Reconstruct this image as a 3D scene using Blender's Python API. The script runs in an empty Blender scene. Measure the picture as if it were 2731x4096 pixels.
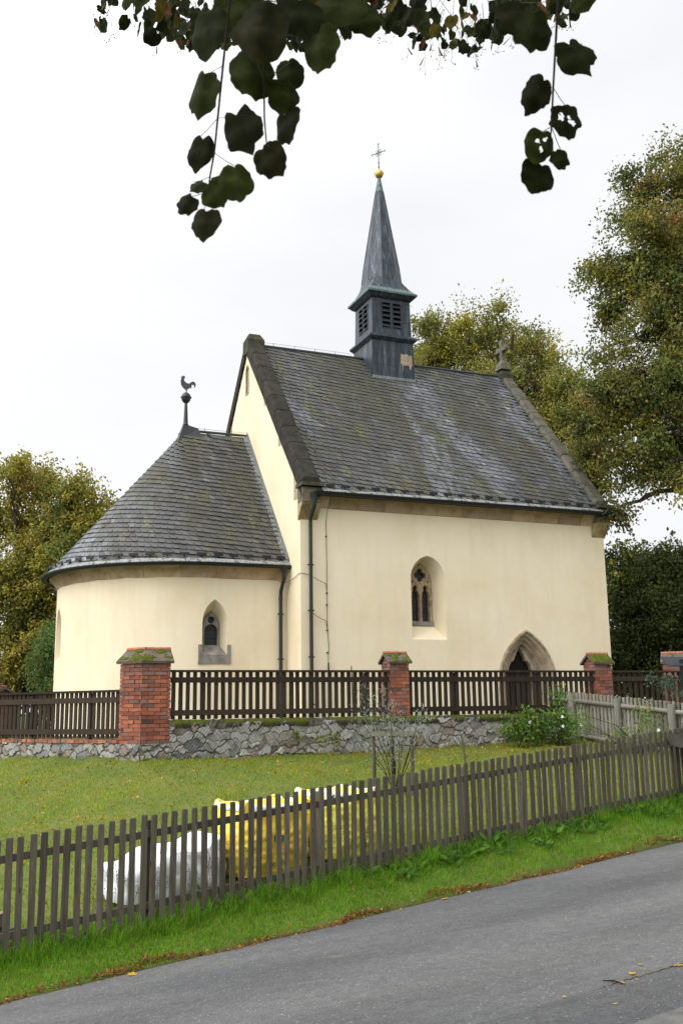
import bpy, bmesh, math, random
import numpy as np
from mathutils import Matrix, Vector, noise as mnoise
random.seed(7); rng = np.random.default_rng(7)
scn = bpy.context.scene
R_ = math.radians
PI = math.pi

# ------------------------------------------------------------------ camera
EYE = 1.65
cam_d = bpy.data.cameras.new('camera'); cam = bpy.data.objects.new('camera', cam_d)
scn.collection.objects.link(cam); scn.camera = cam
cam_d.sensor_fit = 'HORIZONTAL'; cam_d.sensor_width = 24; cam_d.lens = 35.0
cam_d.clip_start = 0.05; cam_d.clip_end = 3000
cam.matrix_world = (Matrix.Translation((0, 0, EYE)) @ Matrix.Rotation(PI/2 + 0.1951, 4, 'X')
                    @ Matrix.Rotation(-0.0145, 4, 'Z'))
cam_d.dof.use_dof = True; cam_d.dof.focus_distance = 24; cam_d.dof.aperture_fstop = 9

# ------------------------------------------------------------------ light: bright overcast
SUN_EL, SUN_AZ = R_(46), R_(240)          # azimuth clockwise from +Y
w = bpy.data.worlds.new('World'); scn.world = w; w.use_nodes = True
nt = w.node_tree; nt.nodes.clear()
def wn(t, **k):
    n = nt.nodes.new(t)
    for a, b in k.items(): setattr(n, a, b)
    return n
sky = wn('ShaderNodeTexSky', sky_type='NISHITA', sun_disc=False, sun_elevation=SUN_EL, sun_rotation=SUN_AZ,
         air_density=1.0, dust_density=5.0, ozone_density=1.0)
hsv = wn('ShaderNodeHueSaturation'); hsv.inputs['Saturation'].default_value = 0.12; hsv.inputs['Value'].default_value = 1.0
tc = wn('ShaderNodeTexCoord'); mp = wn('ShaderNodeMapping'); mp.inputs['Scale'].default_value = (1.2, 1.2, 3.0)
nz = wn('ShaderNodeTexNoise'); nz.inputs['Scale'].default_value = 1.7; nz.inputs['Detail'].default_value = 6; nz.inputs['Roughness'].default_value = .5
rp = wn('ShaderNodeValToRGB'); rp.color_ramp.elements[0].position = .30; rp.color_ramp.elements[1].position = .70
rp.color_ramp.elements[0].color = (14.6, 14.95, 15.5, 1); rp.color_ramp.elements[1].color = (17.0, 17.15, 17.4, 1)
mx = wn('ShaderNodeMix', data_type='RGBA'); mx.inputs['Factor'].default_value = .88
bg = wn('ShaderNodeBackground'); bg.inputs['Strength'].default_value = 0.085
wo = wn('ShaderNodeOutputWorld')
L_ = nt.links.new
L_(sky.outputs[0], hsv.inputs['Color']); L_(tc.outputs['Generated'], mp.inputs[0]); L_(mp.outputs[0], nz.inputs['Vector'])
L_(nz.outputs['Fac'], rp.inputs[0]); L_(hsv.outputs[0], mx.inputs['A']); L_(rp.outputs[0], mx.inputs['B'])
nrm_ = wn('ShaderNodeVectorMath', operation='NORMALIZE'); dot = wn('ShaderNodeVectorMath', operation='DOT_PRODUCT')
dot.inputs[1].default_value = (math.sin(SUN_AZ)*math.cos(SUN_EL), math.cos(SUN_AZ)*math.cos(SUN_EL), math.sin(SUN_EL))
mr = wn('ShaderNodeMapRange', interpolation_type='SMOOTHSTEP'); mr.inputs['From Min'].default_value = -.05; mr.inputs['From Max'].default_value = 1.0; mr.inputs['To Min'].default_value = .665; mr.inputs['To Max'].default_value = 2.0
mul = wn('ShaderNodeMix', data_type='RGBA', blend_type='MULTIPLY'); mul.inputs['Factor'].default_value = 1
L_(tc.outputs['Generated'], nrm_.inputs[0]); L_(nrm_.outputs[0], dot.inputs[0]); L_(dot.outputs['Value'], mr.inputs['Value'])
L_(mx.outputs['Result'], mul.inputs['A']); L_(mr.outputs[0], mul.inputs['B']); L_(mul.outputs['Result'], bg.inputs['Color']); L_(bg.outputs[0], wo.inputs['Surface'])
sd = bpy.data.lights.new('sun', 'SUN'); sd.energy = 1.1; sd.angle = R_(40); sd.color = (1, .97, .92)
so = bpy.data.objects.new('sun', sd); scn.collection.objects.link(so)
sdir = Vector((math.sin(SUN_AZ)*math.cos(SUN_EL), math.cos(SUN_AZ)*math.cos(SUN_EL), math.sin(SUN_EL)))
so.rotation_euler = sdir.to_track_quat('Z', 'Y').to_euler(); so.location = sdir*60
scn.view_settings.view_transform = 'Standard'; scn.view_settings.look = 'None'
scn.view_settings.exposure = 0.22; scn.view_settings.gamma = 1
scn.cycles.max_bounces = 6; scn.cycles.diffuse_bounces = 3; scn.cycles.transparent_max_bounces = 4

# ------------------------------------------------------------------ helpers
def link(o, parent=None):
    scn.collection.objects.link(o)
    if parent is not None: o.parent = parent
    return o
def tag(o, label=None, cat=None, group=None, kind=None):
    if label: o['label'] = label
    if cat: o['category'] = cat
    if group: o['group'] = group
    if kind: o['kind'] = kind
    return o
def thing(name, label, cat, loc=(0, 0, 0), rz=0, group=None):
    o = link(bpy.data.objects.new(name, None)); o.location = loc; o.rotation_euler = (0, 0, rz)
    o.empty_display_size = .2
    return tag(o, label, cat, group)
def rebase(root, loc):
    loc = Vector(loc); root.location = loc
    for c in root.children: c.matrix_parent_inverse = Matrix.Translation(-loc)
def mesh_obj(name, me, mat, parent=None, smooth=None):
    o = bpy.data.objects.new(name, me); link(o, parent)
    for m in (mat if isinstance(mat, (list, tuple)) else [mat]):
        if m: me.materials.append(m)
    if smooth is not None:
        me.shade_smooth()
        if smooth < 180: me.set_sharp_from_angle(angle=R_(smooth))
    else: me.shade_flat()
    return o
def np_mesh(name, V, F, mat, parent=None, col=None, smooth=None):
    """V (n,3); F list of (m,k) int arrays; col (n,3) point colours"""
    V = np.asarray(V, np.float32); me = bpy.data.meshes.new(name)
    if not isinstance(F, list): F = [F]
    F = [np.asarray(f, np.int32) for f in F if len(f)]
    loops = np.concatenate([f.ravel() for f in F]); tot = np.concatenate([np.full(len(f), f.shape[1], np.int32) for f in F])
    st = np.concatenate([[0], np.cumsum(tot)[:-1]]).astype(np.int32)
    me.vertices.add(len(V)); me.vertices.foreach_set('co', V.ravel())
    me.loops.add(len(loops)); me.loops.foreach_set('vertex_index', loops)
    me.polygons.add(len(tot)); me.polygons.foreach_set('loop_start', st)
    me.update(calc_edges=True); me.validate()
    if col is not None:
        a = me.color_attributes.new('Col', 'FLOAT_COLOR', 'POINT')
        c = np.ones((len(V), 4), np.float32); c[:, :3] = col; a.data.foreach_set('color', c.ravel())
    return mesh_obj(name, me, mat, parent, smooth)
class MB:
    """collects shapes into one mesh"""
    def __init__(s): s.v = []; s.f = {}; s.c = []; s.n = 0
    def add(s, V, F, col=(1, 1, 1)):
        V = np.asarray(V, float).reshape(-1, 3)
        for f in F: s.f.setdefault(len(f), []).append([i + s.n for i in f])
        s.v.append(V); c = np.asarray(col, float)
        s.c.append(np.tile(c, (len(V), 1)) if c.ndim == 1 else c); s.n += len(V); return s
    def box(s, c, d, rz=0, col=(1, 1, 1), M=None, jit=0):
        d = np.asarray(d)/2; V = np.array([[x, y, z] for x in (-1, 1) for y in (-1, 1) for z in (-1, 1)])*d
        if jit: V = V + rng.normal(0, jit, V.shape)
        if rz: cs, sn = math.cos(rz), math.sin(rz); V = V @ np.array([[cs, sn, 0], [-sn, cs, 0], [0, 0, 1]])
        if M is not None: V = V @ np.asarray(M).T
        V = V + np.asarray(c)
        return s.add(V, [(0, 1, 3, 2), (4, 6, 7, 5), (0, 4, 5, 1), (2, 3, 7, 6), (0, 2, 6, 4), (1, 5, 7, 3)], col)
    def tube(s, P, r, n=8, col=(1, 1, 1), cap=True):
        P = [Vector(p) for p in P]; rr = [r]*len(P) if np.isscalar(r) else r
        rings = []; up = Vector((0.123, .2, .97))
        for i, p in enumerate(P):
            t = (P[min(i+1, len(P)-1)] - P[max(i-1, 0)])
            if t.length < 1e-9: t = Vector((0, 0, 1))
            t.normalize(); a = t.cross(up)
            if a.length < .05: a = t.cross(Vector((1, 0, 0)))
            a.normalize(); b = t.cross(a)
            rings += [p + (a*math.cos(2*PI*k/n) + b*math.sin(2*PI*k/n))*rr[i] for k in range(n)]
        F = []
        for i in range(len(P)-1):
            for k in range(n): F.append((i*n+k, i*n+(k+1) % n, (i+1)*n+(k+1) % n, (i+1)*n+k))
        if cap: F += [tuple(range(n)), tuple((len(P)-1)*n + k for k in range(n))[::-1]]
        return s.add([list(q) for q in rings], F, col)
    def lathe(s, prof, c=(0, 0, 0), n=16, col=(1, 1, 1)):
        V = []; F = []
        for r, z in prof: V += [(c[0]+r*math.cos(2*PI*k/n), c[1]+r*math.sin(2*PI*k/n), c[2]+z) for k in range(n)]
        for i in range(len(prof)-1):
            for k in range(n): F.append((i*n+k, i*n+(k+1) % n, (i+1)*n+(k+1) % n, (i+1)*n+k))
        return s.add(V, F, col)
    def loft(s, rings, closed=True, caps=False, col=(1, 1, 1)):
        n = len(rings[0]); V = [p for r in rings for p in r]; F = []
        for i in range(len(rings)-1):
            for k in range(n if closed else n-1):
                F.append((i*n+k, i*n+(k+1) % n, (i+1)*n+(k+1) % n, (i+1)*n+k))
        if caps: F += [tuple(range(n))[::-1], tuple((len(rings)-1)*n+k for k in range(n))]
        return s.add(V, F, col)
    def build(s, name, mat, parent=None, smooth=None, label=None):
        o = np_mesh(name, np.concatenate(s.v), [np.array(f) for f in s.f.values()], mat, parent, np.concatenate(s.c), smooth)
        bm = bmesh.new(); bm.from_mesh(o.data); bmesh.ops.recalc_face_normals(bm, faces=bm.faces); bm.to_mesh(o.data); bm.free()
        if label: o['label'] = label
        return o

# ------------------------------------------------------------------ materials
def new_mat(name):
    m = bpy.data.materials.new(name); m.use_nodes = True; t = m.node_tree
    return m, t, t.nodes['Principled BSDF']
class NG:
    def __init__(s, t): s.t = t; s.o = s.n('ShaderNodeTexCoord').outputs['Object']
    def n(s, typ, **k):
        n = s.t.nodes.new(typ)
        for a, b in k.items(): setattr(n, a, b)
        return n
    def l(s, a, b): s.t.links.new(a, b)
    def map(s, scale, rot=(0, 0, 0)):
        m = s.n('ShaderNodeMapping'); m.inputs['Scale'].default_value = scale; m.inputs['Rotation'].default_value = rot; s.l(s.o, m.inputs[0]); return m.outputs[0]
    def noise(s, scale, detail=4, rough=.55, vec=None, dist=0):
        n = s.n('ShaderNodeTexNoise'); n.inputs['Scale'].default_value = scale; n.inputs['Detail'].default_value = detail
        n.inputs['Roughness'].default_value = rough; n.inputs['Distortion'].default_value = dist
        s.l(vec or s.o, n.inputs['Vector']); return n.outputs['Fac']
    def vor(s, scale, feature='F1', vec=None, out='Distance', rand=1):
        n = s.n('ShaderNodeTexVoronoi', feature=feature); n.inputs['Scale'].default_value = scale; n.inputs['Randomness'].default_value = rand
        s.l(vec or s.o, n.inputs['Vector']); return n.outputs[out]
    def ramp(s, fac, stops):
        r = s.n('ShaderNodeValToRGB'); e = r.color_ramp.elements
        while len(e) < len(stops): e.new(.5)
        for i, (p, c) in enumerate(stops):
            e[i].position = p; e[i].color = (c, c, c, 1) if np.isscalar(c) else (*c, 1)
        s.l(fac, r.inputs[0]); return r.outputs[0]
    def mix(s, fac, a, b, mode='MIX'):
        m = s.n('ShaderNodeMix', data_type='RGBA', blend_type=mode)
        for k, v in (('Factor', fac), ('A', a), ('B', b)):
            if hasattr(v, 'links'): s.l(v, m.inputs[k])
            elif np.isscalar(v): m.inputs[k].default_value = v if k == 'Factor' else (v, v, v, 1)
            else: m.inputs[k].default_value = (*v, 1)
        return m.outputs['Result']
    def attr(s): a = s.n('ShaderNodeAttribute', attribute_name='Col'); return a.outputs['Color']
    def math(s, op, a, b=0):
        m = s.n('ShaderNodeMath', operation=op)
        for i, v in enumerate((a, b)):
            if hasattr(v, 'links'): s.l(v, m.inputs[i])
            else: m.inputs[i].default_value = v
        return m.outputs[0]
    def bump(s, h, p, strength=.3, dist=.01):
        b = s.n('ShaderNodeBump'); b.inputs['Strength'].default_value = strength; b.inputs['Distance'].default_value = dist
        s.l(h, b.inputs['Height']); s.l(b.outputs[0], p.inputs['Normal'])
def simple(name, col, rough=.7, metal=0, var=.25, scale=8, bump=.15, spec=.5, use_attr=False, bscale=None, streak=None):
    m, t, p = new_mat(name); g = NG(t)
    vec = g.map(streak) if streak else None
    f = g.noise(scale, 5, .6, vec)
    c = g.ramp(f, [(.25, tuple(x*(1-var) for x in col)), (.75, tuple(min(1, x*(1+var)) for x in col))])
    if use_attr: c = g.mix(1, c, g.attr(), 'MULTIPLY')
    g.l(c, p.inputs['Base Color']); p.inputs['Roughness'].default_value = rough; p.inputs['Metallic'].default_value = metal
    p.inputs['Specular IOR Level'].default_value = spec
    if bump: g.bump(g.noise(bscale or scale*4, 4, .6, vec), p, bump, .01)
    return m
def leaf_mat(name, trans=.3, rough=.55, spec=.3, var=0):
    m, t, p = new_mat(name); g = NG(t); a = g.attr()
    if var: a = g.mix(1, a, g.ramp(g.noise(var, 3), [(.3, .6), (.7, 1.3)]), 'MULTIPLY')
    g.l(a, p.inputs['Base Color']); p.inputs['Roughness'].default_value = rough; p.inputs['Specular IOR Level'].default_value = spec
    tr = g.n('ShaderNodeBsdfTranslucent'); g.l(a, tr.inputs['Color'])
    ms = g.n('ShaderNodeMixShader'); ms.inputs[0].default_value = trans
    g.l(p.outputs[0], ms.inputs[1]); g.l(tr.outputs[0], ms.inputs[2]); g.l(ms.outputs[0], t.nodes['Material Output'].inputs['Surface'])
    return m

def plaster_mat():
    m, t, p = new_mat('cream_render'); g = NG(t)
    f = g.noise(.55, 6, .62); c = g.ramp(f, [(.3, (.65, .545, .365)), (.5, (.708, .606, .43)), (.72, (.735, .648, .485))])
    st = g.noise(1.2, 5, .6, g.map((3.0, 3.0, .35))); c = g.mix(g.ramp(st, [(.50, 0), (.8, .38)]), c, (.56, .47, .33)); pa = g.noise(2.6, 5, .7); c = g.mix(g.ramp(pa, [(.60, 0), (.66, .22)]), c, (.74, .69, .54))
    # damp band at the foot, blotchy
    g.l(c, p.inputs['Base Color']); p.inputs['Roughness'].default_value = .92; p.inputs['Specular IOR Level'].default_value = .15
    h = g.mix(.5, g.noise(45, 4, .6), g.noise(5, 4, .55)); g.bump(h, p, .16, .02)
    return m
def slate_mat():
    m, t, p = new_mat('slate'); g = NG(t)
    base = g.mix(1, (.047, .046, .044), g.attr(), 'MULTIPLY')
    fine = g.noise(38, 4, .6); base = g.mix(1, base, g.ramp(fine, [(.25, .7), (.75, 1.35)]), 'MULTIPLY')
    sheen = g.ramp(g.noise(.30, 4, .55, g.map((1.15, .35, .35)), .5), [(.50, 0), (.62, 1)])      # moss-free slates, with sky sheen painted in as a paler bluish tone
    sheen2 = g.math('MULTIPLY', sheen, g.ramp(g.noise(3.4, 5, .65, g.map((2, .8, .8))), [(.36, 0), (.56, 1)]))
    base = g.mix(sheen2, base, g.mix(1, (.125, .135, .155), g.attr(), 'MULTIPLY'))
    big = g.noise(.62, 5, .6, g.map((1.5, .45, .45), (0, 0, .0)), .6)           # mossy streaks running down the slope
    mm = g.math('MULTIPLY', g.ramp(big, [(.43, 0), (.57, .9)]), g.ramp(g.noise(7, 5, .7), [(.34, .3), (.60, 1)]))
    mm = g.math('MULTIPLY', mm, g.math('SUBTRACT', 1, g.math('MULTIPLY', sheen2, .75)))
    base = g.mix(mm, base, (.056, .053, .032))
    y = g.ramp(g.noise(1.3, 5, .65, g.map((2.2, .6, .6))), [(.55, 0), (.66, .85)])
    y2 = g.math('MULTIPLY', y, g.ramp(g.noise(11, 4, .7), [(.46, 0), (.60, 1)])); base = g.mix(y2, base, (.14, .15, .022))
    li = g.ramp(g.noise(24, 3, .6), [(.69, 0), (.75, .6)]); base = g.mix(li, base, (.22, .22, .20))
    g.l(base, p.inputs['Base Color'])
    g.l(g.math('ADD', g.ramp(mm, [(0, .48), (.7, .78)]), g.math('MULTIPLY', sheen2, -.16)), p.inputs['Roughness']); p.inputs['Specular IOR Level'].default_value = .42
    g.bump(g.noise(30, 4, .6), p, .25, .01)
    return m
def metal_sheet_mat():
    m, t, p = new_mat('weathered_copper_sheet'); g = NG(t)
    st = g.noise(2.3, 7, .72, g.map((4.5, 4.5, .42)))
    c = g.ramp(st, [(.32, (.011, .015, .021)), (.50, (.026, .034, .046)), (.60, (.065, .085, .10)), (.70, (.17, .215, .22)), (.85, (.26, .32, .30))])
    # sheet seams
    br = g.n('ShaderNodeTexBrick'); br.inputs['Scale'].default_value = 1; br.inputs['Mortar Size'].default_value = .008
    br.inputs['Brick Width'].default_value = .62; br.inputs['Row Height'].default_value = .55; br.inputs['Color1'].default_value = (1, 1, 1, 1); br.inputs['Color2'].default_value = (.78, .8, .84, 1); br.inputs['Mortar'].default_value = (.25, .25, .28, 1)
    cb = g.n('ShaderNodeCombineXYZ'); sp = g.n('ShaderNodeSeparateXYZ'); g.l(g.o, sp.inputs[0])
    g.l(g.math('ADD', sp.outputs[0], sp.outputs[1]), cb.inputs[0]); g.l(sp.outputs[2], cb.inputs[1]); g.l(cb.outputs[0], br.inputs['Vector'])
    c = g.mix(1, c, br.outputs[0], 'MULTIPLY')
    c = g.mix(1, c, g.attr(), 'MULTIPLY')
    g.l(c, p.inputs['Base Color']); p.inputs['Roughness'].default_value = .5; p.inputs['Metallic'].default_value = .25
    g.bump(g.noise(9, 3), p, .12, .02); return m
def rusty_mat():
    m, t, p = new_mat('rust_streaked_sheet'); g = NG(t)
    n = g.noise(1.6, 6, .75, g.map((4, 4, 1.0)), .6); c = g.ramp(n, [(.34, (.03, .035, .042)), (.42, (.20, .16, .11)), (.52, (.36, .30, .22)), (.60, (.24, .10, .04)), (.68, (.38, .32, .25)), (.74, (.04, .045, .05))])
    g.l(c, p.inputs['Base Color']); p.inputs['Roughness'].default_value = .75; return m
def flashing_mat():
    m, t, p = new_mat('streaked_flashing'); g = NG(t)
    n = g.noise(2.6, 4, .75, g.map((3, 3, .2))); c = g.ramp(n, [(.30, (.02, .02, .02)), (.43, (.09, .065, .045)), (.53, (.30, .33, .32)), (.60, (.07, .06, .05)), (.70, (.42, .44, .42))])
    g.l(c, p.inputs['Base Color']); p.inputs['Roughness'].default_value = .6; return m
def verdigris_mat(name, dark=(.02, .03, .032), light=(.16, .24, .22), lo=.35, hi=.7):
    m, t, p = new_mat(name); g = NG(t)
    c = g.ramp(g.noise(5, 6, .7, g.map((4, 4, 1))), [(lo, dark), (hi, light)]); g.l(c, p.inputs['Base Color']); p.inputs['Roughness'].default_value = .6
    return m
def stone_mat(name, col, dark, stain=.5, scale=5, attr=False, joint=0):
    m, t, p = new_mat(name); g = NG(t)
    c = g.ramp(g.noise(scale, 7, .68), [(.3, dark), (.52, col), (.75, tuple(min(1, x*1.25) for x in col))])
    if attr: c = g.mix(1, c, g.attr(), 'MULTIPLY')
    li = g.ramp(g.noise(scale*3.4, 4, .65), [(.64, 0), (.74, stain)]); c = g.mix(li, c, (.26, .26, .20))
    g.l(c, p.inputs['Base Color']); p.inputs['Roughness'].default_value = .9; p.inputs['Specular IOR Level'].default_value = .2
    g.bump(g.noise(scale*7, 5, .65), p, .5, .02); return m
def wood_mat(name, a, b, green=None, attr=True, rough=.85):
    m, t, p = new_mat(name); g = NG(t)
    rnd = g.n('ShaderNodeObjectInfo').outputs['Random']
    add = g.n('ShaderNodeVectorMath', operation='ADD'); g.l(g.map((30, 30, 1.6)), add.inputs[0])
    cb = g.n('ShaderNodeCombineXYZ'); g.l(g.math('MULTIPLY', rnd, 40), cb.inputs[2]); g.l(g.math('MULTIPLY', rnd, 17), cb.inputs[0]); g.l(cb.outputs[0], add.inputs[1])
    f = g.noise(1.4, 6, .62, add.outputs[0], 1.0)
    c = g.ramp(f, [(.28, a), (.7, b)])
    ad2 = g.n('ShaderNodeVectorMath', operation='ADD'); g.l(g.map((11, 11, 3.2)), ad2.inputs[0]); g.l(cb.outputs[0], ad2.inputs[1]); kn = g.vor(1.0, vec=ad2.outputs[0]); c = g.mix(g.ramp(kn, [(.05, .8), (.13, 0)]), c, tuple(x*.25 for x in a))
    c = g.mix(1, c, g.ramp(rnd, [(0, (.62, .62, .60)), (.5, (.95, .93, .88)), (.8, (1.0, 1.04, .92)), (1, (1.3, 1.28, 1.26))]), 'MULTIPLY')
    if green:
        gf = g.ramp(g.noise(2.2, 5, .65, g.map((2, 2, 1))), [(.48, 0), (.75, .7)]); c = g.mix(gf, c, green)
    if attr: c = g.mix(1, c, g.attr(), 'MULTIPLY')
    g.l(c, p.inputs['Base Color']); p.inputs['Roughness'].default_value = rough; p.inputs['Specular IOR Level'].default_value = .25
    g.bump(f, p, .35, .006); return m
def brick_mat():
    m, t, p = new_mat('brick'); g = NG(t)
    c = g.mix(1, g.ramp(g.noise(14, 5, .65), [(.25, .7), (.75, 1.25)]), g.attr(), 'MULTIPLY')
    c = g.mix(g.ramp(g.noise(3.2, 5, .7), [(.56, 0), (.74, .55)]), c, (.25, .17, .14))
    g.l(c, p.inputs['Base Color']); p.inputs['Roughness'].default_value = .92; p.inputs['Specular IOR Level'].default_value = .15
    g.bump(g.noise(28, 5, .7), p, .6, .012); return m
def asphalt_mat():
    m, t, p = new_mat('asphalt'); g = NG(t)
    big = g.noise(.45, 5, .6, g.map((.5, 1.5, 1), (0, 0, -.53)), .5)
    c = g.ramp(big, [(.3, (.068, .068, .070)), (.5, (.092, .091, .091)), (.72, (.122, .120, .116))])
    fine = g.noise(55, 5, .8); c = g.mix(1, c, g.ramp(fine, [(.30, .45), (.5, 1), (.70, 1.55)]), 'MULTIPLY'); c = g.mix(1, c, g.ramp(g.noise(9, 4, .7), [(.3, .82), (.7, 1.18)]), 'MULTIPLY')
    sp = g.vor(34); sel = g.noise(23, 1); c = g.mix(g.math('MULTIPLY', g.ramp(sp, [(.12, 1), (.24, 0)]), g.ramp(sel, [(.54, 0), (.60, .9)])), c, (.42, .41, .39))
    dk = g.vor(30, vec=g.map((1.1, .9, 1))); c = g.mix(g.math('MULTIPLY', g.ramp(dk, [(.12, 1), (.24, 0)]), g.ramp(g.noise(33, 1), [(.56, 0), (.62, .8)])), c, (.025, .025, .027))
    sand = g.ramp(g.noise(1.6, 4, .6, g.map((.7, 1.8, 1), (0, 0, -.53))), [(.71, 0), (.78, .5)]); c = g.mix(sand, c, (.22, .17, .12)); c = g.mix(1, c, g.attr(), 'MULTIPLY')
    g.l(c, p.inputs['Base Color']); p.inputs['Roughness'].default_value = .82; p.inputs['Specular IOR Level'].default_value = .3
    g.bump(g.mix(.5, g.noise(150, 3, .6), g.vor(75)), p, .5, .012); return m
def ground_mat():
    m, t, p = new_mat('turf_soil'); g = NG(t)
    c = g.ramp(g.noise(1.1, 6, .65), [(.3, (.055, .085, .006)), (.5, (.082, .112, .008)), (.72, (.125, .122, .014))])
    c = g.mix(g.ramp(g.noise(9, 5, .7), [(.55, 0), (.75, .6)]), c, (.085, .06, .025))
    c = g.mix(1, c, g.attr(), 'MULTIPLY')
    g.l(c, p.inputs['Base Color']); p.inputs['Roughness'].default_value = .95; g.bump(g.noise(25, 4), p, .6, .03); return m
def glass_mat():
    m, t, p = new_mat('leaded_glass'); g = NG(t)
    v = g.vor(9, 'DISTANCE_TO_EDGE', g.map((1.25, 1, 1)), rand=.15)
    c = g.mix(g.ramp(v, [(.03, 1), (.06, 0)]), g.ramp(g.noise(6, 2), [(.3, (.006, .006, .007)), (.7, (.018, .018, .019))]), (.05, .05, .052))
    g.l(c, p.inputs['Base Color']); p.inputs['Roughness'].default_value = .35; p.inputs['Specular IOR Level'].default_value = .3; g.bump(g.noise(7, 2), p, .4, .02); return m

M = dict(
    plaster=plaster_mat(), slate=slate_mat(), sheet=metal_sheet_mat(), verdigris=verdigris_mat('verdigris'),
    flashing=verdigris_mat('pale_flashing', (.055, .06, .062), (.27, .29, .29), .3, .68),
    streaked=flashing_mat(), lead=simple('dark_lead', (.035, .042, .05), .45, .3, .4, 12), gutter=simple('dark_gutter', (.014, .018, .018), .45, .2, .4, 9),
    coping=stone_mat('blackened_sandstone', (.056, .052, .042), (.014, .014, .012), .45, 4, attr=True), cornice=stone_mat('sandstone_cornice', (.40, .30, .19), (.25, .18, .11), .1, 3, attr=True),
    tracery=stone_mat('tracery_stone', (.34, .25, .155), (.16, .11, .07), .2, 6), portal=stone_mat('portal_stone', (.36, .29, .20), (.15, .12, .085), .35, 5),
    portal_dark=stone_mat('lichened_stone', (.14, .13, .095), (.05, .047, .038), .3, 5), sill=stone_mat('grey_sill_stone', (.22, .20, .17), (.09, .085, .08), .3, 5), glass=glass_mat(), iron=simple('iron', (.02, .02, .022), .55, .5),
    door=wood_mat('dark_door_wood', (.007, .006, .006), (.018, .014, .012), None, False), gold=simple('gilt_copper', (.62, .42, .12), .35, .9, .35, 7, .1),
    brown=wood_mat('dark_brown_wood', (.018, .0115, .008), (.042, .027, .020), (.026, .026, .010)), grey=wood_mat('weathered_picket_wood', (.042, .034, .027), (.135, .115, .095), (.06, .06, .028)),
    pale=wood_mat('silvered_wood', (.11, .10, .088), (.25, .235, .21), (.11, .11, .06)), brick=brick_mat(), mortar=simple('lime_mortar', (.22, .19, .16), .95, 0, .35, 12, .4),
    rubble=stone_mat('rubble_stone', (.9, .9, .9), (.50, .49, .48), .5, 6, attr=True), tile=stone_mat('mossy_tile', (.12, .095, .075), (.04, .035, .03), .5, 9), ridge=simple('red_tile', (.30, .105, .06), .85, 0, .4, 14, .3),
    moss=simple('moss', (.075, .095, .012), 1, 0, .55, 22, .9, .05, False, 60), asphalt=asphalt_mat(), ground=ground_mat(),
    leaf=leaf_mat('foliage', .42, .6, .2), grass=leaf_mat('grass_blade', .5, .6, .12), backlit=leaf_mat('near_linden_leaf', .12, .75, .06, 30), bark=simple('bark', (.055, .045, .035), .95, 0, .5, 9, .8, .1, False, 30, (4, 4, 1)),
    twig=simple('twig_bark', (.022, .016, .012), 1, 0, .3, 20, .1, .05), white=simple('white_woven_plastic', (.74, .75, .78), .6, 0, .05, 14, .06, .3), yellow=simple('yellow_woven_plastic', (.78, .54, .05), .5, 0, .14, 7, .10, .35),
    asphalt2=simple('older_asphalt', (.085, .083, .08), .9, 0, .35, 60, .5, .3, False, 160),
    yellow2=simple('lemon_woven_plastic', (.80, .72, .10), .5, 0, .1, 7, .10, .35),
    green=simple('dark_green_print', (.02, .10, .05), .6, 0, .2, 9), concrete=stone_mat('concrete', (.12, .118, .11), (.075, .073, .07), .2, 9), dirt=simple('seam_dirt', (.09, .075, .055), .95, 0, .5, 18, .5),
    petal=simple('white_petal', (.8, .8, .78), .6, 0, .1, 9), black=simple('black_steel', (.012, .012, .014), .4, .3), notice=simple('grey_panel', (.10, .095, .10), .5), rusty=rusty_mat(),
)

# ------------------------------------------------------------------ terrain (a along the picket fence, s across it towards the church)
T2 = np.array([.8380, .5457]); N2 = np.array([-.5457, .8380]); F0 = np.array([-3.392, 10.309])
def to_as(x, y): dx, dy = x-F0[0], y-F0[1]; return dx*T2[0]+dy*T2[1], dx*N2[0]+dy*N2[1]
def to_xy(a, s): return F0[0]+a*T2[0]+s*N2[0], F0[1]+a*T2[1]+s*N2[1]
S_EDGE = -.985
def z_road(a, s): a = np.clip(a, -14, 26); s = np.clip(s, -14, 5); return -.9417+.0683*a-.1079*s
def z_fence(a): return np.interp(a, [-14, 0, 4, 9, 14, 26], [-1.85, -.74, -.36, .10, .52, .95])
def s_wall(a): return np.interp(a, [-14, -4, 2.33, 4.62, 10.26, 15.58, 26], [38, 27.5, 13.15, 8.5, 7.42, 6.48, 4.6])
def z_wall(a): return np.interp(a, [0, 4, 10, 16, 26], [.69, .72, .74, .93, 1.15])
def ground_z(a, s):
    a = np.asarray(a, float); s = np.asarray(s, float)
    zr = z_road(a, np.minimum(s, S_EDGE)) - .03
    ze = z_road(a, S_EDGE); zf = z_fence(a); sw = s_wall(a); zw = z_wall(a)
    k = np.clip((s-S_EDGE)/(-S_EDGE), 0, 1); k = k**.8
    verge = ze + .0 + (zf-ze)*k
    q = np.clip(s/sw, 0, 1); lawn = zf + (zw-zf)*(q*.8+.2*np.sin(q*PI/2))
    yard = 1.0
    z = np.where(s < S_EDGE, zr, np.where(s < 0, verge, lawn))
    j = np.clip((s-sw-.22)/.5, 0, 1); z = np.where(s > 0, z*(1-j)+yard*j, z)
    u = .02*np.sin(a*2.3+s*1.1)+.015*np.sin(a*5.1-s*3.7); return z + np.where(s > S_EDGE+.1, u*.8, 0)
def gxyz(a, s): x, y = to_xy(np.asarray(a), np.asarray(s)); return np.stack([x, y, ground_z(a, s)], -1)
def at(x, y): return float(ground_z(*to_as(x, y)))
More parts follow.
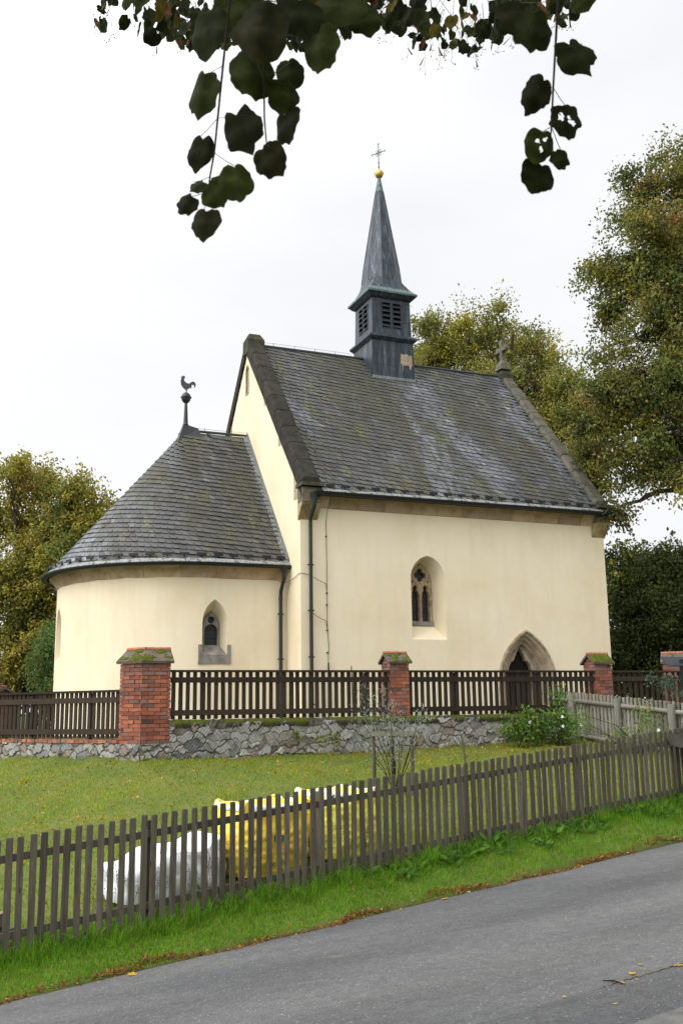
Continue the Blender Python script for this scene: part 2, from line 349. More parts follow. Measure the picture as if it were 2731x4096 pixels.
def grid(name, av, sv, zf, mat, kind='structure'):
    A, S = np.meshgrid(av, sv, indexing='ij'); x, y = to_xy(A, S); V = np.stack([x, y, zf(A, S)], -1).reshape(-1, 3)
    n, m = len(av), len(sv); i = np.arange(n-1)[:, None]*m+np.arange(m-1)[None]; i = i.ravel()
    k = np.clip(1-np.abs(S-S_EDGE-.0)/.16, 0, 1).reshape(-1, 1)*(S.reshape(-1, 1) > -2); far_ = ((S > s_wall(A)+.3) | (np.abs(A) > 30)).reshape(-1, 1)
    col = np.where(far_, [[.45, .42, .36]], (1-k)*np.ones(3)+k*np.array([.42, .30, .22]))
    o = np_mesh(name, V, np.stack([i, i+m, i+m+1, i+1], -1), mat, None, col, 180); o['kind'] = kind; return o
far = np.array([30, 36, 45, 60, 90, 140, 220, 400, 800.])
av = np.concatenate([-far[::-1], np.arange(-26, 27, .5), far]); sv = np.concatenate([-far[::-1], [-22, -16, -12, -6, -3, -1.6, -1.1, -1.0], [-.985, -.93, -.86], np.arange(-.75, 26, .33), far])
grid('ground', av, sv, ground_z, M['ground'])
aR = np.concatenate([np.arange(-60, -12, 6), np.arange(-12, 26, .5), np.arange(26, 90, 8)]); 
sR = np.concatenate([np.linspace(-14, -1.2, 52), [-.985]])
def zr_(A, S): return z_road(A, S)+.004
def road_edge():
    A, S = np.meshgrid(aR, sR, indexing='ij'); S = S.copy()
    S[:, -1] += .06*np.sin(aR*1.7)+.035*np.sin(aR*5.3+1)+.02*np.sin(aR*11)
    x, y = to_xy(A, S); V = np.stack([x, y, zr_(A, S)], -1).reshape(-1, 3); n, m = A.shape
    i = (np.arange(n-1)[:, None]*m+np.arange(m-1)[None]).ravel()
    wear = 1.05-.24*np.exp(-((S+2.75)/.5)**2)-.20*np.exp(-((S+4.5)/.55)**2)+.10*np.exp(-((S+6.0)/.6)**2)
    np_mesh('road', V, np.stack([i, i+m, i+m+1, i+1], -1), M['asphalt'], None, np.repeat(wear.reshape(-1, 1), 3, 1), 180)['kind'] = 'structure'
road_edge()

# ------------------------------------------------------------------ church (local frame: x along the nave, y across, z up)
L, W, He, Hr, Rr, D, hc, hp = 10.14, 9.95, 6.39, 12.50, 3.77, 2.04, 4.48, 9.30
C = W/2; SL = (Hr-He)/(C+.42)
church = thing('church', 'cream rendered gothic church with slate roof, rounded apse and slender black spire', 'church', (-1.1397, 26.9869, 1.15), .3954)
def arch(w, zs, za, z0, n=10, cx=0):
    """pointed arch outline, counter-clockwise from bottom-left: list of (x,z)"""
    H = za-zs; Rd = (w*w+H*H)/(2*w); th = math.asin(min(1, H/Rd)) if Rd >= H else PI/2
    th = math.atan2(H, Rd-w)
    rt = [(cx+w-Rd+Rd*math.cos(th*k/n), zs+Rd*math.sin(th*k/n)) for k in range(n+1)]
    lf = [(2*cx-x, z) for x, z in rt[::-1][1:]]
    return [(cx-w, z0), (cx+w, z0)] + rt + lf
def ev_mesh(o):
    dg = bpy.context.evaluated_depsgraph_get(); return bpy.data.meshes.new_from_object(o.evaluated_get(dg))
def cut(o, cutters):
    cs = []
    for mb in cutters:
        c = mb.build('cutter', None, church); cs.append(c)
        md = o.modifiers.new('b', 'BOOLEAN'); md.operation = 'DIFFERENCE'; md.object = c; md.solver = 'EXACT'
    bpy.context.view_layer.update(); me = ev_mesh(o); o.modifiers.clear(); old = o.data; o.data = me; bpy.data.meshes.remove(old)
    for c in cs: bpy.data.objects.remove(c, do_unlink=True)
    me.shade_smooth(); me.set_sharp_from_angle(angle=R_(25))
def curve_plate(name, outlines, mat, parent, y, depth, bevel=.0, Mx=None):
    """plate with holes in the x/z plane, front at y"""
    cu = bpy.data.curves.new(name, 'CURVE'); cu.dimensions = '2D'; cu.fill_mode = 'BOTH'; cu.extrude = depth/2; cu.bevel_depth = bevel; cu.bevel_resolution = 1; cu.offset = -bevel
    for ol in outlines:
        sp = cu.splines.new('POLY'); sp.points.add(len(ol)-1); sp.use_cyclic_u = True
        for p, (x, z) in zip(sp.points, ol): p.co = (x, z, 0, 1)
    o = bpy.data.objects.new(name, cu); link(o); bpy.context.view_layer.update(); me = ev_mesh(o); bpy.data.objects.remove(o, do_unlink=True)
    me.transform(Matrix(((1, 0, 0, 0), (0, 0, 1, y+depth/2+bevel), (0, 1, 0, 0), (0, 0, 0, 1))))
    me.flip_normals()
    if Mx is not None: me.transform(Mx)
    me.materials.clear(); return mesh_obj(name, me, mat, parent, 30)
def circ(cx, cz, r, n=20, a0=0, a1=2*PI): return [(cx+r*math.cos(a0+(a1-a0)*k/n), cz+r*math.sin(a0+(a1-a0)*k/n)) for k in range(n)]
def foil(cx, cz, r, d, n=4, rot=0):
    """outline of n overlapping lobes"""
    pts = []; al = PI/n; xb = d*math.cos(al)+math.sqrt(r*r-(d*math.sin(al))**2); sp = math.atan2(xb*math.sin(al), xb*math.cos(al)-d)-.02
    for k in range(n):
        a = rot+2*PI*k/n; c0 = (cx+d*math.cos(a), cz+d*math.sin(a))
        pts += [(c0[0]+r*math.cos(a+t), c0[1]+r*math.sin(a+t)) for t in np.linspace(-sp, sp, 11)]
    return pts

# nave body with splayed niches
WX = 3.90
o_out = arch(.55, 4.15, 4.80, 2.39, cx=WX); o_in = arch(.385, 4.0, 4.66, 2.82, cx=WX)
def loft_cut(o1, y1, o2, y2, Mx=None):
    r1 = [Vector((x, y1, z)) for x, z in o1]; r2 = [Vector((x, y2, z)) for x, z in o2]
    if Mx is not None: r1 = [Mx @ v for v in r1]; r2 = [Mx @ v for v in r2]
    return MB().loft([[tuple(v) for v in r1], [tuple(v) for v in r2]], True, True)
def ext_out(o1, o2, k):  # extrapolate the outer outline in front of the wall
    return [(a[0]+(a[0]-b[0])*k, a[1]+(a[1]-b[1])*k) for a, b in zip(o1, o2)]
nv = MB()
prof = [(0, -.6), (W, -.6), (W, He+SL*.42-.12), (C, Hr-.14), (0, He+SL*.42-.12)]
nv.loft([[(0, y, z) for y, z in prof], [(L, y, z) for y, z in prof]], True, True)
nave = nv.build('nave_wall', M['plaster'], church)
DX = 7.09
d_out = arch(.915, 1.12, 2.625, -.2, cx=DX); d_in = arch(.88, 1.12, 2.58, -.2, cx=DX)
cutters = [loft_cut(ext_out(o_out, o_in, .1), -.05, o_in, .5), loft_cut(o_in, .49, o_in, .75), loft_cut(ext_out(d_out, d_in, .1), -.05, d_in, .45), loft_cut(d_in, .44, d_in, .8)]
sl = arch(.14, 11.55, 11.75, 10.8, 5)
Mslit = Matrix(((0, 1, 0, 0), (-1, 0, 0, C), (0, 0, 1, 0), (0, 0, 0, 1)))   # local x -> -y, local y(depth) -> +x
cutters.append(loft_cut(sl, -.2, sl, .35, Mslit))
cut(nave, cutters)
# chancel with apse
st = [(0.02, C-Rr)] + [(-D-Rr*math.cos(t), C+Rr*math.sin(t)) for t in np.linspace(-PI/2, PI/2, 73)] + [(0.02, C+Rr)]
ch = MB().loft([[(x, y, -.6) for x, y in st], [(x, y, hc+.05) for x, y in st]], True, True).build('chancel_wall', M['plaster'], church)
AX = -2.06
a_out = arch(.35, 2.88, 3.50, 1.98, cx=0); a_in = arch(.245, 2.78, 3.20, 2.24, cx=0)
Ms = Matrix.Translation((AX, C-Rr, 0))
def apse_M(ang): # outward normal angle (radians, in the church plan) -> frame with local y pointing inwards
    nx, ny = math.cos(ang), math.sin(ang); px, py = -D+Rr*nx, C+Rr*ny
    return Matrix(((-ny, -nx, 0, px), (nx, -ny, 0, py), (0, 0, 1, 0), (0, 0, 0, 1)))
A2 = R_(184.5)
cut(ch, [loft_cut(ext_out(a_out, a_in, .25), -.11, a_in, .45, Ms), loft_cut(a_in, .44, a_in, .6, Ms),
         loft_cut(ext_out(a_out, a_in, .25), -.11, a_in, .45, apse_M(A2)), loft_cut(a_in, .44, a_in, .6, apse_M(A2))])

# nave window: tracery, glass, stone sill
win = curve_plate('window', [arch(.385, 4.0, 4.66, 2.82, cx=WX),
      foil(WX, 4.30, .086, .108), 
      [(WX-.045, 2.95), (WX-.045, 3.72), (WX-.07, 3.80), (WX-.11, 3.85), (WX-.10, 3.93), (WX-.13, 3.99), (WX-.17, 4.0), (WX-.21, 3.98), (WX-.235, 3.92), (WX-.225, 3.85), (WX-.265, 3.80), (WX-.285, 3.72), (WX-.285, 2.95)][::-1],
      [(WX+.045, 2.95), (WX+.045, 3.72), (WX+.07, 3.80), (WX+.11, 3.85), (WX+.10, 3.93), (WX+.13, 3.99), (WX+.17, 4.0), (WX+.21, 3.98), (WX+.235, 3.92), (WX+.225, 3.85), (WX+.265, 3.80), (WX+.285, 3.72), (WX+.285, 2.95)],
      [(WX-.02, 4.06), (WX+.02, 4.06), (WX, 4.02)], [(WX+.22, 4.16), (WX+.275, 4.12), (WX+.25, 4.04)], [(WX-.22, 4.16), (WX-.25, 4.04), (WX-.275, 4.12)]],
      M['tracery'], church, .50, .12, .018)
for dx in (-.325, 0, .325):
    col = MB().lathe([(.0, 2.83), (.055, 2.83), (.055, 2.93), (.032, 2.96), (.03, 3.55), (.045, 3.57), (.03, 3.60), (.048, 3.72), (.055, 3.74), (0, 3.76)], (WX+dx, .50, 0), 10)
    col.build('colonnette', M['tracery'], win, 40)
MB().box((WX, .66, 3.75), (.80, .02, 1.9)).build('pane', M['glass'], win)
for z in (3.25, 3.68): MB().box((WX, .635, z), (.66, .02, .025)).build('glazing_bar', M['iron'], win)
MB().box((WX, .49, 2.885), (.76, .09, .125)).build('sill', M['sill'], win)
# chancel windows
def chancel_window(Mx, sill):
    hole1 = circ(0, 2.965, .095, 18); hole2 = [(-.185, 2.27), (.185, 2.27), (.185, 2.66), (.165, 2.76), (.10, 2.81), (.05, 2.845), (-.05, 2.845), (-.10, 2.81), (-.165, 2.76), (-.185, 2.66)]
    wn_ = curve_plate('window', [a_in, hole1, hole2], M['sill'], church, .40, .10, .012, Mx)
    p = MB().box((0, .52, 2.7), (.48, .02, .95)).build('pane', M['glass'], wn_); p.data.transform(Mx)
    for z in (2.72, 2.48): b = MB().box((0, .495, z), (.37, .02, .02)).build('glazing_bar', M['iron'], wn_); b.data.transform(Mx)
    if sill:
        s = MB()
        for sx in (-1, 1): s.box((sx*.40, .05, 2.0), (.10, .16, .52))
        s.box((0, .06, 1.86), (.70, .17, .24))
        s.add([(-.35, -.03, 1.98), (.35, -.03, 1.98), (.23, .42, 2.27), (-.23, .42, 2.27), (-.35, .2, 1.8), (.35, .2, 1.8)], [(0, 1, 2, 3), (0, 3, 4), (1, 5, 2)])
        so_ = s.build('sill', M['sill'], wn_); so_.data.transform(Mx)
chancel_window(Ms, True); chancel_window(apse_M(A2), False)

# door portal: stepped mouldings and plank door
pm = MB()
def aring(wd, y, top): return [(x, y, z) for x, z in arch(wd, 1.12, top, -.15, 14, cx=DX)]
steps = [(1.0, -.005, 2.72), (1.0, -.06, 2.72), (.95, -.065, 2.66), (.925, -.02, 2.64), (.90, .03, 2.62), (.85, .02, 2.57), (.83, .10, 2.55), (.78, .14, 2.50), (.735, .11, 2.46), (.715, .20, 2.43), (.66, .25, 2.38), (.62, .22, 2.34), (.60, .32, 2.32), (.55, .36, 2.27), (.52, .40, 2.25)]
pm.loft([aring(*s) for s in steps], True)
portal = pm.build('portal', M['portal'], church, 50)
inner = [(-.43, -.15), (.43, -.15), (.43, 1.2), (.41, 1.5), (.36, 1.68), (.29, 1.79), (.215, 1.82), (.17, 1.92), (.09, 2.07), (0, 2.2)]
inner = [(DX+x, z) for x, z in inner] + [(DX-x, z) for x, z in inner[2:-1][::-1]]
curve_plate('door_surround', [arch(.56, 1.12, 2.30, -.15, cx=DX), inner[::-1]], M['portal'], portal, .36, .14, .025)
dr = MB()
for k in range(7): dr.box((DX-.45+.15*k, .58, 1.05), (.145, .05, 2.5))
door = dr.build('door', M['door'], church)
MB().tube([(DX+.30, .53, 1.0), (DX+.30, .50, 1.05), (DX+.30, .53, 1.15)], .015, 6).build('handle', M['iron'], door)
curve_plate('gable_slit', [arch(.17, 11.55, 11.80, 10.74, 5), sl], M['portal'], church, -.015, .06, .0, Mslit)

# slates
def slate_quads(mb, P, wid, ht, ex, lean, colr, U, Vv, Nn, lift=.022):
    """one slate: P lower-left corner on the roof plane, U along, Vv up-slope, Nn normal"""
    pts = [(0.10, 0), (1, 0), (1-.25*lean, .5*ex), (1-lean, 1.25*ex), (-lean, 1.25*ex), (-.25*lean, .5*ex), (0, .16*ex)]
    Vt = []
    for u, v in pts: Vt.append(P+U*(u*wid)+Vv*(v*ht)+Nn*(lift*(1-v/1.3)+.003))
    n = len(Vt); low = [Vt[0]-Nn*.018, Vt[1]-Nn*.018, Vt[6]-Nn*.018, Vt[5]-Nn*.018, Vt[2]-Nn*.018]
    mb.add([tuple(p) for p in Vt+low], [tuple(range(n)), (0, n, n+1, 1), (6, n+2, n, 0), (5, n+3, n+2, 6), (1, n+1, n+4, 2)], colr)
def rcol():
    g = random.gauss(1, .22); t = random.gauss(0, .04)
    if random.random() < .03: g *= 1.7
    return (max(.4, g+t), max(.4, g), max(.4, g-t*.5))
def roof_plane(mb, O, U, Vv, Nn, length, height, ht=.215, wid=.20, tilt=-.13, keep=lambda u, v: True, lean=1.15):
    rows = int((height+abs(tilt)*length)/ht)+3
    for r in range(-2, rows):
        n = int(length/wid)+3
        for k in range(-1, n):
            u = k*wid+(r % 5)*.037+random.uniform(-.008, .008); v = r*ht+tilt*u+(.09*length if tilt < 0 else 0)*0
            if v < -.06 or v > height-.05 or u < -.05 or u > length-.02 or not keep(u, v): continue
            hh = min(1.0, (height-v)/(1.25*ht)); 
            slate_quads(mb, O+U*u+Vv*(v), wid*random.uniform(.91, .95), ht*hh, 1.0, lean, rcol(), (U+Vv*tilt).normalized(), Vv, Nn, .026+random.uniform(-.006, .008))
def V3(*a): return Vector(a)
slope = math.hypot(C+.42, Hr-He); vS = V3(0, C+.42, Hr-He)/slope; nS = V3(0, -(Hr-He), C+.42)/slope
rm = MB()
TX, TH = 5.0, .81
roof_plane(rm, V3(.50, -.42, He), V3(1, 0, 0), vS, nS, L-1.0, slope,
           keep=lambda u, v: not (abs(.5+u+.1-TX) < TH-.12 and -.42+vS.y*v > C-TH+.02))
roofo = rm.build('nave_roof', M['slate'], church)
# deck under the slates, north slope, ridge capping
dk = MB(); e = -.03
for sgn in (1, -1):
    y0, y1 = (-.40, C) if sgn > 0 else (W+.40, C)
    dk.add([(.4, y0, He-.03), (L-.4, y0, He-.03), (L-.4, y1, Hr-.03), (.4, y1, Hr-.03), (.4, y0, He-.13), (L-.4, y0, He-.13), (L-.4, y1, Hr-.13), (.4, y1, Hr-.13)],
           [(0, 1, 2, 3), (4, 7, 6, 5), (0, 4, 5, 1), (0, 3, 7, 4), (1, 5, 6, 2)], (.6, .6, .6))
dk.build('roof_deck', M['slate'], church)
MB().tube([(.5, C, Hr+.02), (TX-.7, C, Hr+.02)], .05, 8).tube([(TX+.7, C, Hr+.02), (L-.5, C, Hr+.02)], .05, 8).build('ridge_cap', M['lead'], church)

# apse + chancel roof
cr = MB(); Re = Rr+.36; cslope = math.hypot(Re, hp-hc); nrow = int(cslope/.225)
def prof_r(t):   # radius / height up the slope with slightly flared foot
    return Re*(1-t), hc + (hp-hc)*t - .10*math.sin(min(1, t/.5)*PI)*(1-t)*0
Ltot = D+PI*Re*.86
for r in range(-12, nrow+4):
    q = random.uniform(0, .1)
    while q < Ltot:
        t0 = (r*.205+.10*q*1.0)/cslope
        if t0 < -.012 or t0 > .955: q += .1; 
        else:
            rad = Re*(1-t0); step = .20*(Re/rad if q > D else 1); qm = q+step/2
            if qm < D: radial, tg = V3(0, -1, 0), V3(1, 0, 0); P0 = V3(-qm, C, 0)
            else: th = -PI/2-(qm-D)/Re; radial = V3(math.cos(th), math.sin(th), 0); tg = V3(-radial.y, radial.x, 0); P0 = V3(-D, C, 0)
            vv = (V3(0, 0, hp-hc)-radial*Re)/cslope; nn = (radial*(hp-hc)+V3(0, 0, Re))/cslope
            wd = .19; P = P0+radial*rad+V3(0, 0, hc+(hp-hc)*t0)-tg*wd*.5
            slate_quads(cr, P, wd, .205, 1, .9, rcol(), (tg-vv*.10).normalized(), vv, nn, .034+random.uniform(-.006, .010)); q += step
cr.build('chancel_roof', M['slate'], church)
ck = MB(); ring = [(0.0, C-Re)] + [(-D-Re*math.cos(t), C+Re*math.sin(t)) for t in np.linspace(-PI/2, PI/2, 61)] + [(0.0, C+Re)]
ap = [(0.0, C)] + [(-D, C)]*61 + [(0.0, C)]
ck.loft([[(x, y, hc-.1) for x, y in ring], [(x, y, hc-.015) for x, y in ring], [(x, y, hp-.03) for x, y in ap]], False, False, (.6, .6, .6))
ck.build('chancel_roof_deck', M['slate'], church, 40)
MB().tube([(-D+.2, C, hp+.03), (0, C, hp+.03)], .045, 8).build('chancel_ridge_cap', M['lead'], church)
# stepped flashing against the gable
fl = MB()
for k in range(14):
    t = k/14; fl.box((-.02, C-Re*(1-t)+.14, hc+(hp-hc)*t+.22), (.03, .36, .22), M=np.array(Matrix.Rotation(math.atan2(hp-hc, Re)*.0, 3, 'X')))
t0 = math.atan2(hp-hc, Re)
fl = MB()
fl.add([(-.03, C-Re, hc+.03), (-.03, C, hp+.03), (-.03, C, hp+.20), (-.03, C-Re+.05, hc+.22), (-.16, C-Re, hc+.045), (-.16, C, hp+.045)], [(0, 1, 2, 3), (0, 4, 5, 1)])
fl.build('flashing', M['flashing'], church)

# cornices, gutters, eave flashing, snow guards
def sweep(mb, path, prof, col=(1, 1, 1), caps=True):
    """path: (x,y) plan points with outward normals; prof: (out, z)"""
    rings = [[(x+nx*o, y+ny*o, z) for o, z in prof] for (x, y, nx, ny) in path]
    mb.loft(rings, True, caps, col)
pN = [(x, 0, 0, -1) for x in np.linspace(.02, L-.02, 13)]
pA = [(x, C-Rr, 0, -1) for x in np.linspace(0, -D, 4)] + [(-D-Rr*math.cos(t), C+Rr*math.sin(t), -math.cos(t), math.sin(t)) for t in np.linspace(-PI/2, PI/2, 49)][1:] + [(0, C+Rr, 0, 1)]
cprof = [(-.05, -.36), (.03, -.36), (.05, -.29), (.11, -.17), (.20, -.09), (.27, -.06), (.27, 0), (-.05, 0)]
def cornice(path, zt, nst):
    mb = MB(); seg = list(zip(path[:-1], path[1:]))
    for a, b in seg:
        pr = [(o+random.uniform(-.004, .004), z+zt) for o, z in cprof]; g = random.uniform(.72, 1.2)
        if nst: 
            tx, ty = b[0]-a[0], b[1]-a[1]; l = math.hypot(tx, ty); k = .006/l
            a2 = (a[0]+tx*k, a[1]+ty*k, a[2], a[3]); b2 = (b[0]-tx*k, b[1]-ty*k, b[2], b[3])
        sweep(mb, [a2, b2], pr, (g, g*random.uniform(.94, 1.02), g*random.uniform(.88, 1)))
    return mb
cornice(pN, He-.03, 1).build('cornice', M['cornice'], church, 35)
cornice(pA[:1]+pA[3::4], hc-.03, 1).build('chancel_cornice', M['cornice'], church, 35)
def gutter_prof(c, z, r): return [(c+r*math.cos(t), z+r*math.sin(t)) for t in np.linspace(PI, 2*PI, 8)] + [(c+r-.012, z), (c-r+.012, z)]
g1 = MB(); sweep(g1, [(x, 0, 0, -1) for x in (.25, L-.12)], gutter_prof(.46, He-.02, .10)); g1.build('gutter', M['gutter'], church, 40)
g2 = MB(); sweep(g2, pA, gutter_prof(.41, hc-.02, .095)); g2.build('chancel_gutter', M['gutter'], church, 40)
f1 = MB(); f1.add([(.5, -.50, He+.005), (L-.3, -.50, He+.005), (L-.3, -.36, He+.10), (.5, -.36, He+.10), (.5, -.5, He-.04), (L-.3, -.5, He-.04)], [(0, 1, 2, 3), (0, 4, 5, 1)])
f1.build('eave_flashing', M['streaked'], church)
f2 = MB(); f2.loft([[(x+nx*.44, y+ny*.44, hc-.04) for x, y, nx, ny in pA], [(x+nx*.44, y+ny*.44, hc+.01) for x, y, nx, ny in pA], [(x+nx*.30, y+ny*.30, hc+.11) for x, y, nx, ny in pA]], False); f2.build('chancel_eave_flashing', M['streaked'], church)
def guard(c, out, rz=0):
    c = Vector(c); out = Vector(out)
    MB().box(c+out*.03, (.26, .025, .075), rz).box(c-out*.025-Vector((0, 0, .05)), (.03, .05, .08), rz).build('snow_guard', M['iron'], church)
for k in range(20): guard((.75+k*(L-1.4)/19, -.36, He+.185), (0, -1, 0))
for k in range(31):
    q = 1.2+k*.43; 
    if q < D: x, y, nx, ny = -q, C-Rr, 0, -1
    else: th = -PI/2+(q-D)/Rr; nx, ny = -math.cos(th), math.sin(th); x, y = -D+Rr*nx, C+Rr*ny
    if ny > .8: break
    guard((x+nx*.28, y+ny*.28, hc+.22), (nx, ny, 0), math.atan2(-nx, ny))
for x in (-.25, -.68): guard((x, C-Rr-.28, hc+.22), (0, -1, 0))

# gable copings with kneelers; each stone its own tint
def coping(x0, x1, up, name, tone=1):
    mb = MB()
    for sgn in (1, -1):
        n = 9; ya, yb = (-.30, C-.12) if sgn > 0 else (W+.30, C+.12)
        for k in range(n):
            t0_, t1_ = k/n+.003, (k+1)/n-.003; yA, yB = ya+(yb-ya)*t0_, ya+(yb-ya)*t1_
            zA, zB = [He+SL*(.42+(y if sgn > 0 else W-y)) for y in (yA, yB)]; j = random.uniform(-.004, .004); g = random.uniform(.78, 1.2)*tone
            P = lambda y, z: [(x0+j*.3, y, z-.30), (x0+j*.3, y, z+up-.10+j), (x0+.09, y, z+up+j), (x1-.07, y, z+up+j), (x1, y, z+up-.12+j), (x1, y, z-.30)]
            mb.loft([P(yA, zA), P(yB, zB)], True, True, (g, g*.98, g*.92))
        # kneeler
        yk = -.18 if sgn > 0 else W+.18; zk = He+.18
        mb.box(((x0+x1)/2, yk+.02*sgn, zk-.28), (x1-x0-.02, .40, .42), 0, (2.6, 2.3, 1.9)); mb.box(((x0+x1)/2, yk-.03*sgn, zk), (x1-x0+.08, .56, .10), 0, (1.3, 1.25, 1.1))
        mb.add([(x0, yk-.18*sgn, zk-.50), (x1, yk-.18*sgn, zk-.50), (x1, yk+.2*sgn, zk-.95), (x0, yk+.2*sgn, zk-.95), (x0, yk+.2*sgn, zk-.5), (x1, yk+.2*sgn, zk-.5)], [(0, 1, 2, 3), (0, 3, 4), (1, 5, 2), (0, 4, 5, 1)], (6.5, 5.2, 3.4))
    # apex stone
    zt = Hr+up+.03; mb.loft([[(x0-.01, C-.30, Hr-.36), (x1+.01, C-.30, Hr-.36), (x1+.01, C+.30, Hr-.36), (x0-.01, C+.30, Hr-.36)], [(x0-.01, C-.26, zt-.17), (x1+.01, C-.26, zt-.17), (x1+.01, C+.26, zt-.17), (x0-.01, C+.26, zt-.17)], [(x0+.1, C-.10, zt+.06), (x1-.1, C-.10, zt+.06), (x1-.1, C+.10, zt+.06), (x0+.1, C+.10, zt+.06)]], True, True, (.9, .95, .7))
    return mb.build(name, M['coping'], church)
coping(-.07, .50, .27, 'gable_coping', .5); coping(L-.44, L+.05, .22, 'gable_coping', 1.7)
for sgn in (1, -1):
    for (yy, zz, w_, h_) in ((.06, 6.55, .42, .55), (1.55, 8.35, .26, .34), (2.95, 10.0, .24, .34)):
        y = yy if sgn > 0 else W-yy; MB().add([(-.012, y-.02*sgn, zz-h_/2), (-.012, y+w_*sgn, zz-h_/2), (-.012, y+w_*sgn, zz+h_/2+w_*SL*.8), (-.012, y-.02*sgn, zz+h_/2)], [(0, 1, 2, 3)]).build('corbel_stone', M['portal'], church)
# stone cross on the west gable
xc = L-.22; zc = Hr+.36
cx = MB().loft([[(xc-.26, C-.26, zc-.1), (xc+.26, C-.26, zc-.1), (xc+.26, C+.26, zc-.1), (xc-.26, C+.26, zc-.1)], [(xc-.22, C-.22, zc+.18), (xc+.22, C-.22, zc+.18), (xc+.22, C+.22, zc+.18), (xc-.22, C+.22, zc+.18)], [(xc-.10, C-.13, zc+.34), (xc+.10, C-.13, zc+.34), (xc+.10, C+.13, zc+.34), (xc-.10, C+.13, zc+.34)]], True, True)
sh = [(-.09, .3), (.09, .3), (.085, .72), (.13, .78), (.38, .74), (.42, .82), (.38, 1.0), (.13, .96), (.10, 1.02), (.15, 1.28), (-.15, 1.28), (-.10, 1.02), (-.13, .96), (-.38, 1.0), (-.42, .82), (-.38, .74), (-.13, .78), (-.085, .72)]
cx.loft([[(xc-.09, C+y, zc+z) for y, z in sh], [(xc+.09, C+y, zc+z) for y, z in sh]], True, True)
cxo = cx.build('stone_cross', M['portal_dark'], church); cxo.data.transform(Matrix.Translation((xc, C, zc)) @ Matrix.Scale(.86, 4) @ Matrix.Translation((-xc, -C, -zc)))

# bell turret with louvres and spire
def sq(h, z): return [(TX-h, C-h, z), (TX+h, C-h, z), (TX+h, C+h, z), (TX-h, C+h, z)]
tb = MB().loft([sq(.83, 10.9), sq(.785, 13.06)], True, True)
turret = tb.build('bell_turret', M['sheet'], church)
MB().loft([sq(.79, 12.98), sq(.91, 13.10), sq(.91, 13.16), sq(.76, 13.27)], True, True).build('ledge', M['sheet'], turret)
lv = .755
up = MB()
def up_h(z): return .755-.03*(z-13.2)/1.45
# belfry walls built round the louvre openings
ops = [(-.36, -.05), (.05, .36)]; za, zb = 13.50, 14.42
for f in range(4):
    rot = Matrix.Translation((TX, C, 0)) @ Matrix.Rotation(f*PI/2, 4, 'Z')
    def q(x, z, d=0): v = rot @ Vector((x*up_h(z)/.755, -up_h(z)+d, z)); return tuple(v)
    xs = [-.755, -.36, -.05, .05, .36, .755]; zs = [13.22, za, zb, 14.66]
    for i in range(5):
        for j in range(3):
            if j == 1 and i in (1, 3):
                x0, x1 = xs[i], xs[i+1]
                for (pa, pb) in (((x0, za), (x1, za)), ((x1, za), (x1, zb)), ((x1, zb), (x0, zb)), ((x0, zb), (x0, za))):
                    up.add([q(*pa), q(*pb), q(pb[0], pb[1], .12), q(pa[0], pa[1], .12)], [(0, 1, 2, 3)])
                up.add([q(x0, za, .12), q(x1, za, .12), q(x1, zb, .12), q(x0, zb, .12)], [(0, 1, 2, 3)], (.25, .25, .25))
                continue
            up.add([q(xs[i], zs[j]), q(xs[i+1], zs[j]), q(xs[i+1], zs[j+1]), q(xs[i], zs[j+1])], [(0, 1, 2, 3)])
up.build('belfry', M['sheet'], turret)
for f in range(4):
    rot = Matrix.Translation((TX, C, 0)) @ Matrix.Rotation(f*PI/2, 4, 'Z')
    for (x0, x1) in ops:
        lo = MB()
        for k in range(5):
            z = za+.03+k*(zb-za)/5; h = up_h(z); pts = [(x0+.01, -h-.035, z), (x1-.01, -h-.035, z), (x1-.01, -h+.07, z+.13), (x0+.01, -h+.07, z+.13), (x0+.01, -h-.035, z+.018), (x1-.01, -h-.035, z+.018), (x1-.01, -h+.07, z+.148), (x0+.01, -h+.07, z+.148)]
            lo.add([tuple(rot @ Vector(p)) for p in pts], [(0, 3, 2, 1), (4, 5, 6, 7), (0, 1, 5, 4), (2, 3, 7, 6), (0, 4, 7, 3), (1, 2, 6, 5)])
        fr = .022; h0, h1 = up_h(za), up_h(zb)
        for (xa, xb, z0, z1) in ((x0-fr, x1+fr, za-fr, za), (x0-fr, x1+fr, zb, zb+fr), (x0-fr, x0, za, zb), (x1, x1+fr, za, zb)):
            lo.add([tuple(rot @ Vector((x, y, z))) for x in (xa, xb) for y in (-up_h(za)-.012, -up_h(za)+.05) for z in (z0, z1)], [(0, 1, 3, 2), (4, 6, 7, 5), (0, 4, 5, 1), (2, 3, 7, 6), (0, 2, 6, 4), (1, 5, 7, 3)])
        lo.build('louvre', M['lead'], turret)
MB().box((TX, C-.838, 11.62), (1.60, .05, .10), 0).build('apron_flashing', M['flashing'], turret)
pq = [(.28, 12.20), (.33, 12.20), (.35, 11.92), (.37, 11.94), (.39, 12.17), (.47, 12.15), (.54, 12.18), (.60, 12.14), (.64, 12.00), (.66, 12.02), (.69, 12.15), (.72, 12.16), (.72, 12.56), (.63, 12.54), (.52, 12.58), (.40, 12.55), (.29, 12.58)]
rp_ = MB().add([(TX+x, C-.8265+(z-11.4)*.0208-.004, z) for x, z in pq], [tuple(range(len(pq)))]).build('rusty_patch', M['rusty'], turret, label='rust-streaked pale patch of sheet metal')
